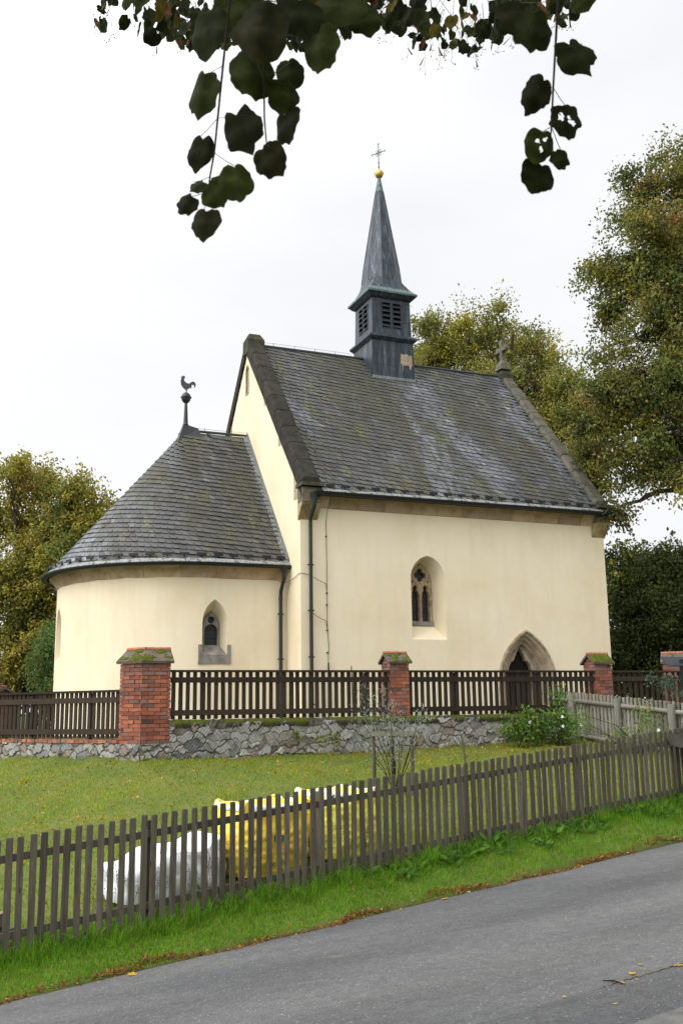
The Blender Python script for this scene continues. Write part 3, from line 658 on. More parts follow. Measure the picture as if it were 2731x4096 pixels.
# spire: square flared foot passing into an octagon
def ringsp(h, z, k):   # k=0 square, 1 octagon
    out = []
    for i in range(16):
        t = 2*PI*i/16+PI/4*0; cs, sn = math.cos(t), math.sin(t)
        s_ = 1/max(abs(cs), abs(sn)); a = (t+PI/8) % (PI/4)-PI/8; o_ = 1/math.cos(a)
        r = h*(s_*(1-k)+o_*k); out.append((TX+r*cs, C+r*sn, z))
    return out
spr = [(.93, 14.74, 0), (.935, 14.79, 0), (.85, 14.86, .02), (.76, 15.02, .12), (.70, 15.22, .4), (.665, 15.42, .8), (.60, 16.0, 1), (.455, 16.95, 1), (.30, 17.95, 1), (.13, 19.07, 1)]
spm = MB(); spm.loft([ringsp(*s) for s in spr], True); spm.loft([ringsp(.93, 14.74, 0), ringsp(.80, 14.60, 0), ringsp(.70, 14.55, 0)], True)
spire = spm.build('spire', M['sheet'], church, 20)
MB().loft([ringsp(*s) for s in [(.938, 14.73, 0), (.944, 14.80, 0), (.87, 14.862, .02), (.80, 14.97, .1)]], True).build('copper_flare', M['verdigris'], spire, 30)
MB().loft([ringsp(.142, 19.03, 1), ringsp(.135, 19.10, 1), ringsp(.05, 19.62, 1)], True, True).build('copper_tip', M['verdigris'], spire, 20)
rb = MB()
for i in range(8):
    t = PI/8+i*PI/4; P = []
    for h, z, k in spr[5:]: r = h/math.cos(PI/8)+.003; P.append((TX+r*math.cos(t), C+r*math.sin(t), z))
    rb.tube(P, .014, 5)
rb.build('seam_roll', M['lead'], spire)
bl = MB().lathe([(0, 19.60), (.06, 19.61), (.12, 19.66), (.155, 19.73), (.16, 19.765), (.175, 19.77), (.175, 19.80), (.16, 19.805), (.15, 19.85), (.11, 19.91), (.05, 19.945), (0, 19.95)], (TX, C, 0), 20)
bl.build('gilt_ball', M['gold'], spire, 40)
sc_ = MB(); z0 = 19.93; P = lambda x, z: (TX+.0*x, C+x, z0+z)      # plane of the cross lies across the ridge
Pq = lambda x, z: (TX+x*.55, C-x*.83, z0+z)
sc_.tube([Pq(0, 0), Pq(0, 1.06)], .014, 6).tube([Pq(-.27, .70), Pq(.27, .70)], .014, 6)
for (x, z) in ((0, .13), (0, .30)): sc_.lathe([(0, -.02), (.03, -.01), (.03, .01), (0, .02)], Pq(x, z), 8)
for (x, z) in ((-.27, .70), (.27, .70), (0, 1.06)):
    for dx, dz in ((0, .03), (.03, 0), (-.03, 0), (0, -.03)): sc_.lathe([(0, -.017), (.017, 0), (0, .017)], Pq(x+dx, z+dz), 6)
for k in range(4):
    a = PI/4+k*PI/2; sc_.tube([Pq(.10*math.cos(a)+.045*math.cos(t), .70+.10*math.sin(a)+.045*math.sin(t)) for t in np.linspace(0, 2*PI, 10)], .008, 5)
sc_.build('iron_cross', M['iron'], spire)

# weathercock on the apse
vx, vz = -D-.02, hp+.05
vb = MB().loft([[(vx-.30, C-.3, hp-.42), (vx+.55, C-.3, hp-.40), (vx+.55, C+.3, hp-.40), (vx-.30, C+.3, hp-.42)], [(vx-.08, C-.07, hp+.22), (vx+.40, C-.05, hp+.12), (vx+.40, C+.05, hp+.12), (vx-.08, C+.07, hp+.22)]], True, True)
vane = vb.build('weathervane', M['gutter'], church)
MB().lathe([(.08, 0), (.10, .03), (.08, .05), (.075, .1), (.045, .78), (0, .78)], (vx, C, hp+.18), 12).build('pole', M['gutter'], vane, 40)
MB().lathe([(0, .74), (.08, .77), (.14, .85), (.155, .93), (.18, .935), (.18, .955), (.155, .96), (.13, 1.04), (.07, 1.10), (0, 1.12)], (vx, C, hp+.18), 18).build('ball', M['gutter'], vane, 40)
ck_ = [(.0, .0), (.015, .10), (-.07, .18), (-.13, .28), (-.145, .40), (-.13, .49), (-.12, .53), (-.15, .545), (-.115, .56), (-.105, .60), (-.085, .57), (-.07, .61), (-.05, .575), (-.03, .59), (-.03, .55), (-.0, .50), (-.035, .53), (-.05, .47), (-.03, .40), (.04, .335), (.10, .32), (.15, .37), (.21, .39), (.26, .36), (.285, .29), (.27, .22), (.235, .16), (.24, .23), (.225, .29), (.20, .25), (.20, .31), (.17, .27), (.165, .20), (.13, .15), (.12, .20), (.09, .15), (.06, .15), (.04, .09), (.03, .0)]
ca = .4+.0; cu_ = curve_plate('rooster', [[(x*1.15, z*1.0) for x, z in ck_]], M['gutter'], vane, -.015, .03, .006)
cu_.data.transform(Matrix.Translation((vx-.02, C, hp+1.27)) @ Matrix.Rotation(-.4, 4, 'Z'))

# rain pipes, lightning wire
def rainpipe(x, y0, ytop, ztop, zb=0):
    mb = MB(); mb.lathe([(.05, -.22), (.06, -.12), (.10, .0), (.11, .04), (0, .04)], (x, ytop, ztop), 12)
    mb.tube([(x, ytop, ztop-.15), (x, ytop, ztop-.32), (x, y0-.02, ztop-.62), (x, y0, ztop-.80), (x, y0, zb)], .052, 12); mb.lathe([(.056, 0), (.062, .01), (.062, .03), (.056, .04)], (x, y0, ztop-.85), 12)
    o = mb.build('rain_pipe', M['gutter'], church, 40); br = MB()
    for z in np.arange(.6, ztop-.9, 1.25): br.lathe([(.054, 0), (.064, 0), (.064, .04), (.054, .04)], (x, y0, z), 12); br.box((x, y0+.09, z+.02), (.02, .12, .03)); br.box((x+.075, y0, z+.02), (.04, .02, .03)); br.box((x-.075, y0, z+.02), (.04, .02, .03))
    br.build('bracket', M['iron'], o); return o
rainpipe(.25, -.13, -.45, He-.10); rainpipe(-.205, C-Rr-.13, C-Rr-.40, hc-.10)
lw = MB(); lw.tube([(.75, -.52, He-.02), (.75, -.1, He-.55), (.745, -.05, He-.8), (.75, -.05, 4.4), (.745, -.05, 3.0), (.752, -.05, 2.6), (.79, -.05, 2.15), (.76, -.06, 1.9), (.765, -.06, 1.7)], .009, 5)
lw.tube([(.765, -.06, 1.72), (.765, -.06, -.3)], .022, 6)
for (za_, zb_) in ((4.05, 3.78), (3.05, 2.75)): lw.tube([(.26, -.18, za_), (.5, -.11, (za_+zb_)/2+.03), (.72, -.05, zb_+.1), (.75, -.05, zb_-.15)], .008, 5)
lw.tube([(-.02, .02, 4.15), (.10, -.03, 4.14), (.26, -.2, 4.05)], .008, 5); lw.tube([(-.3, C-Rr-.2, hc-.45), (-.1, 1.0, 4.0), (-.04, .5, 4.05), (-.02, .02, 4.15)], .008, 5)
for z in (5.2, 3.62, 3.3, 2.6, 2.0): lw.box((.75, -.03, z), (.035, .06, .03))
lw.build('lightning_wire', M['iron'], church)
class Rods:
    def tube(s, P, r, n): MB().tube(P, r, n).build('wire_holder' if r >= .01 else 'roof_wire', M['lead'], church); return s
lr = Rods()
for x in np.arange(.9, TX-.9, .75): lr.tube([(x, C, Hr+.02), (x+.02, C, Hr+.16)], .010, 4)
lr.tube([(.6, C, Hr+.15)]+[(x, C, Hr+.155) for x in np.arange(.9, TX-.9, .75)]+[(TX-.8, C, Hr+.1)], .006, 4)
for x in np.arange(TX+1.2, L-.6, .8): lr.tube([(x, C, Hr+.02), (x+.02, C, Hr+.12)], .010, 4)
for k in range(6):
    v = .8+k*1.1; p_ = V3(.78, -.42, He)+vS*v; lr.tube([tuple(p_), tuple(p_+nS*.10+vS*.03)], .010, 4)
lr.tube([tuple(V3(.78, -.42, He)+vS*(.1+k*.8)+nS*(.09-.02*(k % 2))) for k in range(10)], .006, 4)
for k in range(5):
    t = .12+k*.18; p_ = V3(-.55, C-Re*(1-t), hc+(hp-hc)*t); lr.tube([tuple(p_), tuple(p_+V3(0, -.06, .08))], .012, 4)
lr.tube([tuple(V3(-.55-.05*(k % 2), C-Re*(1-t)-.07, hc+(hp-hc)*t+.05)) for k, t in enumerate(np.linspace(.02, .95, 14))], .006, 4)
lr.tube([(-D+.4, C, hp+.13), (-D+1.0, C, hp+.12), (0, C, hp+.13)], .006, 4).tube([(-D+.6, C, hp+.03), (-D+.62, C, hp+.16)], .010, 4)


# ------------------------------------------------------------------ churchyard wall, brick pillars, dark board fence
CY, SY = math.cos(.3954), math.sin(.3954)
def P2(p, q, t): return (p[0]+(q[0]-p[0])*t, p[1]+(q[1]-p[1])*t)
corner = (-3.98, 19.90); rend = (corner[0]+.57*CY, corner[1]+.57*SY); lend = (corner[0]-.56*math.cos(.49), corner[1]+.56*math.sin(.49))
mid0 = (1.01, 22.03); mid1 = (mid0[0]+.46*CY, mid0[1]+.46*SY)
rt0 = (6.00, 24.12); rt1 = (rt0[0]+.50*CY, rt0[1]+.50*SY)
lfar = (-8.6, 22.58)
def rubble_wall(name, label, a, b, zb0, zb1, zt, thick, top, seed, root=None):
    """random rubble masonry: stones from a jittered cell pattern, recessed mortar"""
    r = np.random.default_rng(seed); Ln = math.dist(a, b); ux, uy = (b[0]-a[0])/Ln, (b[1]-a[1])/Ln; nx, ny = uy, -ux
    zb = min(zb0, zb1)-.45; Hh = zt-zb; st = .013
    nu, nv = int(Ln/st)+1, int(Hh/st)+1
    U, Vv = np.meshgrid(np.linspace(0, Ln, nu), np.linspace(0, Hh, nv), indexing='ij')
    pts = []
    y = 0
    while y < Hh+.2:
        h = r.uniform(.07, .20); x = -.2
        while x < Ln+.3:
            wd = r.uniform(.14, .5); pts.append((x+wd/2, y+h/2+r.normal(0, .035), 1/max(wd, .2)**.5)); x += wd
        y += h*.9
    pts = np.array(pts); 
    wob = .03*np.sin(U*9+Vv*7)+.02*np.sin(U*23-Vv*17+1)+.012*np.sin(U*47+Vv*39)
    Uw, Vw = U+wob, Vv+wob*.6+.015*np.sin(U*31)
    f1 = np.full(U.shape, 9.); f2 = np.full(U.shape, 9.); idx = np.zeros(U.shape, int)
    for i, (px, py, s_) in enumerate(pts):
        lo, hi = np.searchsorted(U[:, 0], [px-.8, px+.8]); 
        if hi <= lo: continue
        d = np.hypot((Uw[lo:hi]-px)*s_*.9, (Vw[lo:hi]-py)*2.1); A, B = f1[lo:hi], f2[lo:hi]
        n1 = d < A; B[...] = np.where(n1, A, np.minimum(B, d)); A[...] = np.where(n1, d, A); idx[lo:hi][n1] = i
    e = np.clip((f2-f1)/.05, 0, 1); e = e*e*(3-2*e)
    tl = r.normal(0, 1, (len(pts), 3)); dx = U-pts[idx, 0]; dy = Vv-pts[idx, 1]
    depth = e*(.034+.014*tl[idx, 0]+.06*dx*tl[idx, 1]+.08*dy*tl[idx, 2]) + .006*np.sin(U*61+Vv*53)+.005*np.sin(U*97-Vv*71+2)
    tone = r.normal(.92, .15, len(pts)).clip(.5, 1.4); hue = r.random(len(pts))
    base = np.where(hue[:, None] < .55, [[.335, .328, .31]], np.where(hue[:, None] < .8, [[.35, .325, .28]], np.where(hue[:, None] < .92, [[.27, .225, .185]], [[.22, .218, .21]])))*tone[:, None]
    colr = base[idx]*e[..., None] + np.array([.27, .25, .215])*(1-e[..., None])*.55
    X = a[0]+ux*U+nx*depth; Y = a[1]+uy*U+ny*depth; Z = zb+Vv
    V = np.stack([X, Y, Z], -1).reshape(-1, 3); i = (np.arange(nu-1)[:, None]*nv+np.arange(nv-1)[None]).ravel()
    own = root is None; root = root or thing(name, label, 'wall')
    np_mesh('stone_face' if own else 'stone_footing', V, np.stack([i, i+nv, i+nv+1, i+1], -1), M['rubble'], root, colr.reshape(-1, 3), 40)
    core = MB(); cx_, cy_ = (a[0]+b[0])/2-nx*thick/2, (a[1]+b[1])/2-ny*thick/2
    core.box((cx_, cy_, zb+Hh/2-.004), (Ln, thick-.01, Hh), math.atan2(uy, ux), (.25, .24, .22)); core.build('core', M['rubble'], root)
    if top is None: return root
    if top == 'moss':
        n = int(Ln/.03); m = 9; uu = np.linspace(0, Ln, n); prof = [(-.04, -.11), (-.065, -.05), (-.05, .0), (-.02, .035), (.06, .05), (.16, .05), (.28, .05), (.42, .05), (thick, .0)]
        V = []; cl = []
        for u in uu:
            w1 = mnoise.noise((u*1.7, seed, 0)); w2 = mnoise.noise((u*8, seed, 3)); w3 = mnoise.noise((u*22, seed, 5))
            for k, (o, z) in enumerate(prof):
                j = mnoise.noise((u*14, k*3.1, seed)); oo = o-(.03*w1+.02*w2+.012*j if k < 6 else 0); zz = zt+z+(.018*w1+.014*w2+.012*w3+.012*j)*(1 if k > 1 else 1.6)
                V.append((a[0]+ux*u-nx*oo, a[1]+uy*u-ny*oo, zz)); mo = (w1*1.2+w2*.6+j*.5+.35) - (.55 if k < 2 else 0)
                cl.append((.075, .090, .014) if mo > .08 else (.05, .045, .038) if mo > -.3 else (.16, .15, .135))
        i = (np.arange(n-1)[:, None]*m+np.arange(m-1)[None]).ravel()
        np_mesh('mossy_capping', V, np.stack([i, i+1, i+m+1, i+m], -1), M['leaf_rough'], root, np.array(cl), 60)
    else:
        bm_ = MB(); n = int(Ln/.125); ang = math.atan2(uy, ux)
        for k in range(n):
            u = (k+.5)*Ln/n; g = r.uniform(.6, 1.25); c = (.30*g, .125*g, .07*g) if r.random() > .25 else (.20*g, .13*g, .09*g)
            bm_.box((a[0]+ux*u-nx*.20, a[1]+uy*u-ny*.20, zt+.032+r.normal(0, .004)), (Ln/n-.012, .50+r.normal(0, .01), .066), ang+r.normal(0, .02), c, jit=.003)
        rebase(root, (a[0], a[1], zb)) if False else None
        bm_.box((a[0]+ux*Ln/2-nx*.2, a[1]+uy*Ln/2-ny*.2, zt+.022), (Ln, .46, .045), ang, (.17, .15, .13)); bm_.build('brick_capping', M['brick'], root)
    return root
M['leaf_rough'] = simple('moss_and_mortar', (1, 1, 1), 1, 0, .4, 25, .8, .1, True, 60)
wext = (11.2, 26.3)
rubble_wall('rubble_wall', 'long grey rubble stone wall with a mossy top below the dark fence, right of the corner pillar', (rend[0]+.005, rend[1]-.025), wext, .62, 1.0, 1.42, .45, 'moss', 3)
rubble_wall('rubble_wall', 'low grey rubble stone wall capped with a row of red bricks, left of the corner pillar', lfar, (lend[0]-.0, lend[1]-.025), .6, .65, 1.045, .45, 'brick', 5)
# stone footing under the corner pillar is the end of the right-hand wall
def sweep2(path, o0, o1):   # offset points of a 2/3-point front path (outward = towards the viewer)
    out = []
    for i, p in enumerate(path):
        d = []
        for j in (i-1, i):
            if 0 <= j < len(path)-1:
                q0, q1 = path[j], path[j+1]; l = math.dist(q0, q1); d.append(((q1[1]-q0[1])/l, -(q1[0]-q0[0])/l))
        n = np.mean(d, 0); n = n/np.dot(n, n)**.5; k = 1/max(.5, np.dot(n, d[0])); out.append((n*k, d))
    return out
def brick_pillar(label, path, depth, zb, zt, zridge, seed, group='brick pillars of the churchyard fence', moss=.7, dark=False):
    r = np.random.default_rng(seed); root = thing('brick_pillar', label, 'pillar', (0, 0, 0), 0, group)
    nrm = sweep2(path, 0, 0); back = [(p[0]-n[0]*depth, p[1]-n[1]*depth) for p, (n, d) in zip(path, nrm)]
    poly = list(path)+back[::-1]; sh = MB(); ins = .012
    cxy = np.mean(poly, 0); pin = [tuple(np.array(p)+(cxy-p)*.07) for p in poly]
    sh.loft([[(*p, zb) for p in pin], [(*p, zt) for p in pin]], True, True, (.19, .165, .14))
    ch_ = .077; nc = int(round((zt-zb)/ch_)); ch_ = (zt-zb)/nc
    sides = [(poly[i], poly[(i+1) % len(poly)]) for i in range(len(poly))]
    for c in range(nc):
        for si, (p, q) in enumerate(sides):
            l = math.dist(p, q); ux, uy = (q[0]-p[0])/l, (q[1]-p[1])/l; nx, ny = uy, -ux; x = 0; k = 0
            first = .125 if (c+si) % 2 else .25
            while x < l-.02:
                wd = first if k == 0 else .25; wd = min(wd, l-x)
                if l-x-wd < .06: wd = l-x
                j = r.normal(0, .004); er = r.random()
                if er < .12: j -= r.uniform(.006, .016)
                g = r.normal(1, .2); hh = r.random()
                cl = np.array([.245, .085, .05]) if hh < .5 else np.array([.20, .078, .055]) if hh < .75 else np.array([.19, .10, .08]) if hh < .9 else np.array([.12, .065, .055])
                if c > nc-4: cl = cl*.75+np.array([.03, .03, .03])
                mx_, my_ = p[0]+ux*(x+wd/2)+nx*(j-.03), p[1]+uy*(x+wd/2)+ny*(j-.03)
                sh.box((mx_, my_, zb+(c+.5)*ch_+r.normal(0, .0015)), (wd-.011, .07, ch_-.011), math.atan2(uy, ux)+r.normal(0, .008), cl*max(.5, g), jit=.0022)
                x += wd; k += 1
    sh.build('brick_shaft', M['brick'], root)
    # gabled cap: front and back slopes, brick gable ends, ridge tiles
    ov = .055; d0 = [(n[0], n[1]) for n, d in nrm]
    ends = [np.array(path[0]), np.array(path[-1])]; ext = []
    for i, p in enumerate(path):
        p = np.array(p, float)
        if i == 0: l = math.dist(path[0], path[1]); p = p-(np.array(path[1])-path[0])/l*ov
        if i == len(path)-1: l = math.dist(path[-1], path[-2]); p = p+(np.array(path[-1])-path[-2])/l*ov
        ext.append(p)
    def ln(off, z): return [(*(p-np.array(n)*off), z) for p, n in zip(ext, d0)]
    cap = MB(); hz = zridge-zt; tk = .05
    fr = [ln(-ov, zt), ln(-ov-.012, zt+tk), ln(depth/2, zridge), ln(depth/2, zridge-tk*1.2)]
    bk = [ln(depth+ov, zt), ln(depth+ov+.012, zt+tk), ln(depth/2, zridge), ln(depth/2, zridge-tk*1.2)]
    for rr in (fr, bk):
        n = len(path); V = [p for r_ in rr for p in r_]; F = []
        for i in range(4):
            for k in range(n-1): a_, b_ = i*n+k, ((i+1) % 4)*n+k; F.append((a_, a_+1, b_+1, b_))
        F += [(0, n, 2*n, 3*n), (n-1, 2*n-1, 3*n-1, 4*n-1)]; cap.add(V, F)
    cap.build('cap_slab', M['tile'], root)
    gb = MB()
    for e_ in (0, -1):
        a_ = np.array(path[e_]); b_ = np.array(back[e_]); sgn = -1 if e_ == 0 else 1
        tang = (np.array(path[1])-path[0]) if e_ == 0 else (np.array(path[-1])-path[-2]); tang = tang/np.dot(tang, tang)**.5
        for k in range(3):
            f = (k+.5)/3*.95; m_ = (a_+b_)/2; wd = (1-f)*depth; m2 = m_-tang*sgn*.05
            gb.box((m2[0], m2[1], zt+(k+.5)*hz*.8/3), (.10, max(.05, wd-.04), hz*.8/3-.008), math.atan2(tang[1], tang[0]), np.array([.24, .09, .055])*r.uniform(.6, 1.2))
    gb.build('gable_end', M['brick'], root)
    rd = MB(); rl = ln(depth/2, zridge-.008)
    tot = [np.array(p) for p in rl]
    for s_ in range(len(tot)-1):
        l = np.linalg.norm(tot[s_+1]-tot[s_]); nt_ = max(1, int(round(l/.19)))
        for k in range(nt_):
            a_ = tot[s_]+(tot[s_+1]-tot[s_])*(k/nt_+.006); b_ = tot[s_]+(tot[s_+1]-tot[s_])*((k+1)/nt_-.006); g = r.uniform(.7, 1.2)
            rd.tube([tuple(a_), tuple(b_)], [.042, .046], 9, (g, g, g))
    rd.build('ridge_tile', M['ridge'], root, 50)
    # moss cushions on the front slope
    if moss > 0:
        V = []; cl = []; F = []; n = 40; m = 16; fe = np.array(ln(-ov-.012, zt+tk+.004)); re = np.array(ln(depth/2, zridge+.004))
        def lerp_path(pp, t):
            t = t*(len(pp)-1); i = min(int(t), len(pp)-2); return pp[i]+(pp[i+1]-pp[i])*(t-i)
        H_ = np.zeros((n, m))
        for i in range(n):
            for j in range(m):
                t, q = i/(n-1), j/(m-1); v = mnoise.noise((t*4.3, q*2.6, seed))+.55*mnoise.noise((t*11, q*7, seed+4))+.3*mnoise.noise((t*24, q*16, seed+9)); h = v+moss-.55
                edge = min(1, 6*t, 6*(1-t), 7*q+.1, 4*(1-q)+.2); H_[i, j] = min(.05, max(-.02, h*.075))*edge-.004
                p_ = lerp_path(fe, t)*(1-q)+lerp_path(re, t)*q; V.append(p_+np.array([0, 0, H_[i, j]])); g = 1+.5*mnoise.noise((t*15, q*12, seed+2)); cl.append((.085*g, .10*g, .014*g) if h > .1 else (.05*g, .055*g, .014*g))
        F = [(i*m+j, i*m+j+1, (i+1)*m+j+1, (i+1)*m+j) for i in range(n-1) for j in range(m-1) if max(H_[i, j], H_[i+1, j], H_[i, j+1], H_[i+1, j+1]) > -.003]
        np_mesh('moss', V, np.array(F), M['leaf_rough'], root, np.array(cl), 60)
    return root
def gz(p): return at(*p)
cp = brick_pillar('wide angled corner brick pillar with mossy gabled cap where the fence bends', [lend, corner, rend], .55, 1.02, 2.585, 2.89, 11, moss=.62)
fo = .035
ca_, cb_ = (lend[0]-.02, lend[1]-fo), (corner[0], corner[1]-fo)
rubble_wall('', '', ca_, cb_, .6, .6, 1.025, .4, None, 31, cp); rubble_wall('', '', cb_, (rend[0]+.03, rend[1]-fo), .6, .6, 1.025, .4, None, 32, cp)
rebase(cp, (corner[0], corner[1]+.3, .65))
brick_pillar('slim brick pillar with mossy gabled cap in the middle of the dark fence, behind the willow sapling', [mid0, mid1], .44, 1.40, 2.60, 2.85, 12, moss=.6)
brick_pillar('brick pillar with bright green moss covering its cap, right of the church door', [rt0, rt1], .44, 1.40, 2.60, 2.87, 13, moss=1.0)
brick_pillar('far brick pillar with grey lichened cap, behind the fence at the right edge', [(8.55, 27.0), (9.15, 26.75)], .5, 1.1, 2.70, 3.0, 14, moss=.25)
brick_pillar('brick pillar with dark trough-like cap at the left edge, half hidden by the fence', [(-8.4, 22.75), (-7.72, 22.45)], .45, 1.0, 2.08, 2.24, 15, moss=0)
tr = MB(); tr.loft([[(-8.55+.0*k, 22.75-.12*0, 0) for k in range(1)]]*1) if False else None
trp = [(math.cos(t)*.24, math.sin(t)*.20) for t in np.linspace(PI, 2*PI, 9)]+[(.26, .03), (-.26, .03)]
tr.loft([[(x0+o*.35, y0-o*.94, 2.42+z) for o, z in trp] for (x0, y0) in ((-8.6, 22.72), (-7.62, 22.36))], True, True)
tag(tr.build('stone_trough', M['lead'], None, 30), 'dark half-round metal trough lying on the pillar at the left edge', 'trough')

def board_fence(label, a, b, z0, z1, inset, n, posts):
    Ln = math.dist(a, b); ang = math.atan2(b[1]-a[1], b[0]-a[0]); nx, ny = math.sin(ang), -math.cos(ang)
    root = thing('board_fence', label, 'fence', (0, 0, 0), 0, 'dark board fence sections between the brick pillars')
    def B(name, u0, u1, za, zb, off, th, mat=M['brown']):
        m = MB(); u = (u0+u1)/2; m.box((0, 0, 0), (u1-u0, th, zb-za)); o = m.build(name, mat, root)
        o.location = (a[0]+(b[0]-a[0])*u/Ln+nx*off, a[1]+(b[1]-a[1])*u/Ln+ny*off, (za+zb)/2); o.rotation_euler = (0, 0, ang); return o
    sp = Ln/n
    slat_me = None
    for k in range(n):
        u = (k+.5)*sp; wv = random.uniform(.078, .086)
        o = B('slat', u-wv/2, u+wv/2, z0+random.uniform(-.008, .008), z1-.03, 0, .022); o.rotation_euler = (0, random.gauss(0, .004), ang)
    H = z1-z0
    B('cap_rail', -.02, Ln+.02, z1-.045, z1, .012, .10); B('rail', 0, Ln, z1-.255, z1-.145, .028, .032); B('rail', 0, Ln, z0+.075, z0+.185, .028, .032)
    for u in posts: B('post', u-.035, u+.035, z0-.06, z1-.05, -.05, .07)
    return root
off = .10
def shift(p, k): return (p[0]-k*SY*-1*0-k*(SY)*0, p[1])
fa = (rend[0]+.01*CY+.10*-SY, rend[1]+.01*SY+.10*CY); fb = (mid0[0]-.005*CY-.06*SY, mid0[1]-.005*SY+.06*CY)
board_fence('dark brown board fence from the corner pillar to the middle pillar, below the downpipes', fa, fb, 1.48, 2.46, 0, 33, (.7, 2.6, 4.3))
fc = (mid1[0]-.10*SY, mid1[1]+.10*CY); fd = (rt0[0]-.06*SY, rt0[1]+.06*CY)
board_fence('dark brown board fence right of the middle pillar, in front of the church door', fc, fd, 1.48, 2.46, 0, 34, (1.2, 3.4))
fe_ = (rt1[0]-.10*SY, rt1[1]+.10*CY); ff = (11.0, 26.2)
board_fence('dark brown board fence at the right edge, right of the mossiest pillar', fe_, ff, 1.48, 2.46, 0, 30, (.8, 2.8))
gl0 = (lend[0]-.03+.05*math.sin(.49), lend[1]+.06+.05*math.cos(.49)); lfe = (lfar[0]-.05, lfar[1]+.10)
board_fence('dark brown board fence left of the corner pillar, lower and receding from the road', lfe, gl0, 1.13, 2.085, 0, 38, (.6, 2.4, 4.0))

# ------------------------------------------------------------------ weathered picket fence along the road
pf = thing('picket_fence', 'weathered grey-brown picket fence running along the grass verge by the road', 'fence')
def pz(a): return .431+.08305*a           # picket top
pang = math.atan2(T2[1], T2[0])
pm_ = []
for v in range(4):
    m = MB(); c = .012; hh = 1.22
    m.loft([[(-.033, -.011, -hh), (.033, -.011, -hh), (.033, .011, -hh), (-.033, .011, -hh)], [(-.033, -.011, -.3), (.033, -.011, -.3), (.033, .011, -.3), (-.033, .011, -.3)], [(-.033, -.011, -c), (.033, -.011, -c), (.033, .011, -c), (-.033, .011, -c)], [(-.029, -.007, 0), (.029, -.007, 0), (.029, .007, 0), (-.029, .007, 0)]], True, True)
    o = m.build('picket', M['grey'], pf); pm_.append(o.data) if v else pm_.append(o.data)
    if v: pass
    bpy.data.objects.remove(o)
posts_a = [-.85, 1.5, 3.68, 5.93, 8.05, 10.2]
arr = np.arange(-2.3, 12.6, .1174); kx = 0
for i, a_ in enumerate(arr):
    a2 = a_+random.gauss(0, .004); g = -.02
    x, y = to_xy(a2, g); o = bpy.data.objects.new('picket', pm_[i % 4]); link(o, pf)
    lean = random.gauss(0, .008)
    o.location = (x, y, pz(a2)+random.gauss(0, .006)); o.rotation_euler = (random.gauss(0, .006), lean, pang+random.gauss(0, .04)); o.scale = (random.uniform(.93, 1.06), 1, random.uniform(.99, 1.01))
for k in range(len(posts_a)-1):
    for dz in (-.20, -.93):
        a0, a1 = posts_a[k]+.02, posts_a[k+1]-.02; p0 = (*to_xy(a0, .014), pz(a0)+dz); p1 = (*to_xy(a1, .014), pz(a1)+dz)
        m = MB(); d = Vector(p1)-Vector(p0); l = d.length; m.box((0, 0, 0), (l, .035, .075)); o = m.build('rail', M['grey'], pf); o.location = (Vector(p0)+Vector(p1))/2
        o.rotation_euler = (0, -math.asin(d.z/l), pang)
x0, y0 = to_xy(10.2, .014); x1, y1 = to_xy(12.6, .014)
for dz in (-.20, -.93):
    p0 = Vector((x0, y0, pz(10.2)+dz)); p1 = Vector((x1, y1, pz(12.6)+dz)); d = p1-p0; o = MB().box((0, 0, 0), (d.length, .035, .075)).build('rail', M['grey'], pf); o.location = (p0+p1)/2; o.rotation_euler = (0, -math.asin(d.z/d.length), pang)
for a_ in posts_a:
    x, y = to_xy(a_+.045, .075); o = MB().box((0, 0, -.60), (.075, .075, 1.2)).build('post', M['grey'], pf); o.location = (x, y, pz(a_)-.06); o.rotation_euler = (0, 0, pang)

# silvered garden fence with round rails at the right
gf = thing('garden_fence', 'silver-grey paling fence with round rails and posts, below the mossiest pillar', 'fence')
G0 = np.array([4.95, 24.35]); GD = np.array([.61, -1.66]); gl = np.linalg.norm(GD); GU = GD/gl; gang = math.atan2(GU[1], GU[0])
def gtop(u): return 2.02-.073*u
GP = [.62, 1.62, 2.62, 3.62, 4.5]
for k, t in enumerate(GP):
    p = G0+GD*(t-.02); u = t*gl
    if k < 4:
        z = gtop(u)-.04; o = MB().lathe([(0, -1.15), (.085, -1.15), (.082, -.02), (.07, 0), (0, .005)], (0, 0, 0), 12).build('post', M['pale'], gf, 40); o.location = (p[0]+GU[1]*.11, p[1]-GU[0]*.11, z)
for k in range(-1, 3+1):
    ta = GP[k]+.03 if k >= 0 else 0.0; tb = GP[k+1]-.07 if k+1 < len(GP) else 4.5
    for dz in (-.19, -.96):
        pa, pb = G0+GD*ta, G0+GD*tb; side = np.array([GU[1], -GU[0]])*.05
        m = MB().tube([(*(pa+side), gtop(ta*gl)+dz), (*(pb+side), gtop(tb*gl)+dz)], .048, 10); m.build('rail', M['pale'], gf, 40)
pal = None
for i, u in enumerate(np.arange(.05, 4.5*gl, .136)):
    p = G0+GU*u
    if pal is None: o = MB().loft([[(x*.036, y*.013, z) for x, y in ((-1, -1), (1, -1), (1, 1), (-1, 1))] for z in (-1.12, -.01)]+[[(x*.03, y*.009, 0) for x, y in ((-1, -1), (1, -1), (1, 1), (-1, 1))]], True, True).build('paling', M['pale'], gf); pal = o
    else: o = pal.copy(); link(o, gf)
    o.location = (p[0], p[1], gtop(u)+random.gauss(0, .008)); o.rotation_euler = (0, random.gauss(0, .008), gang)

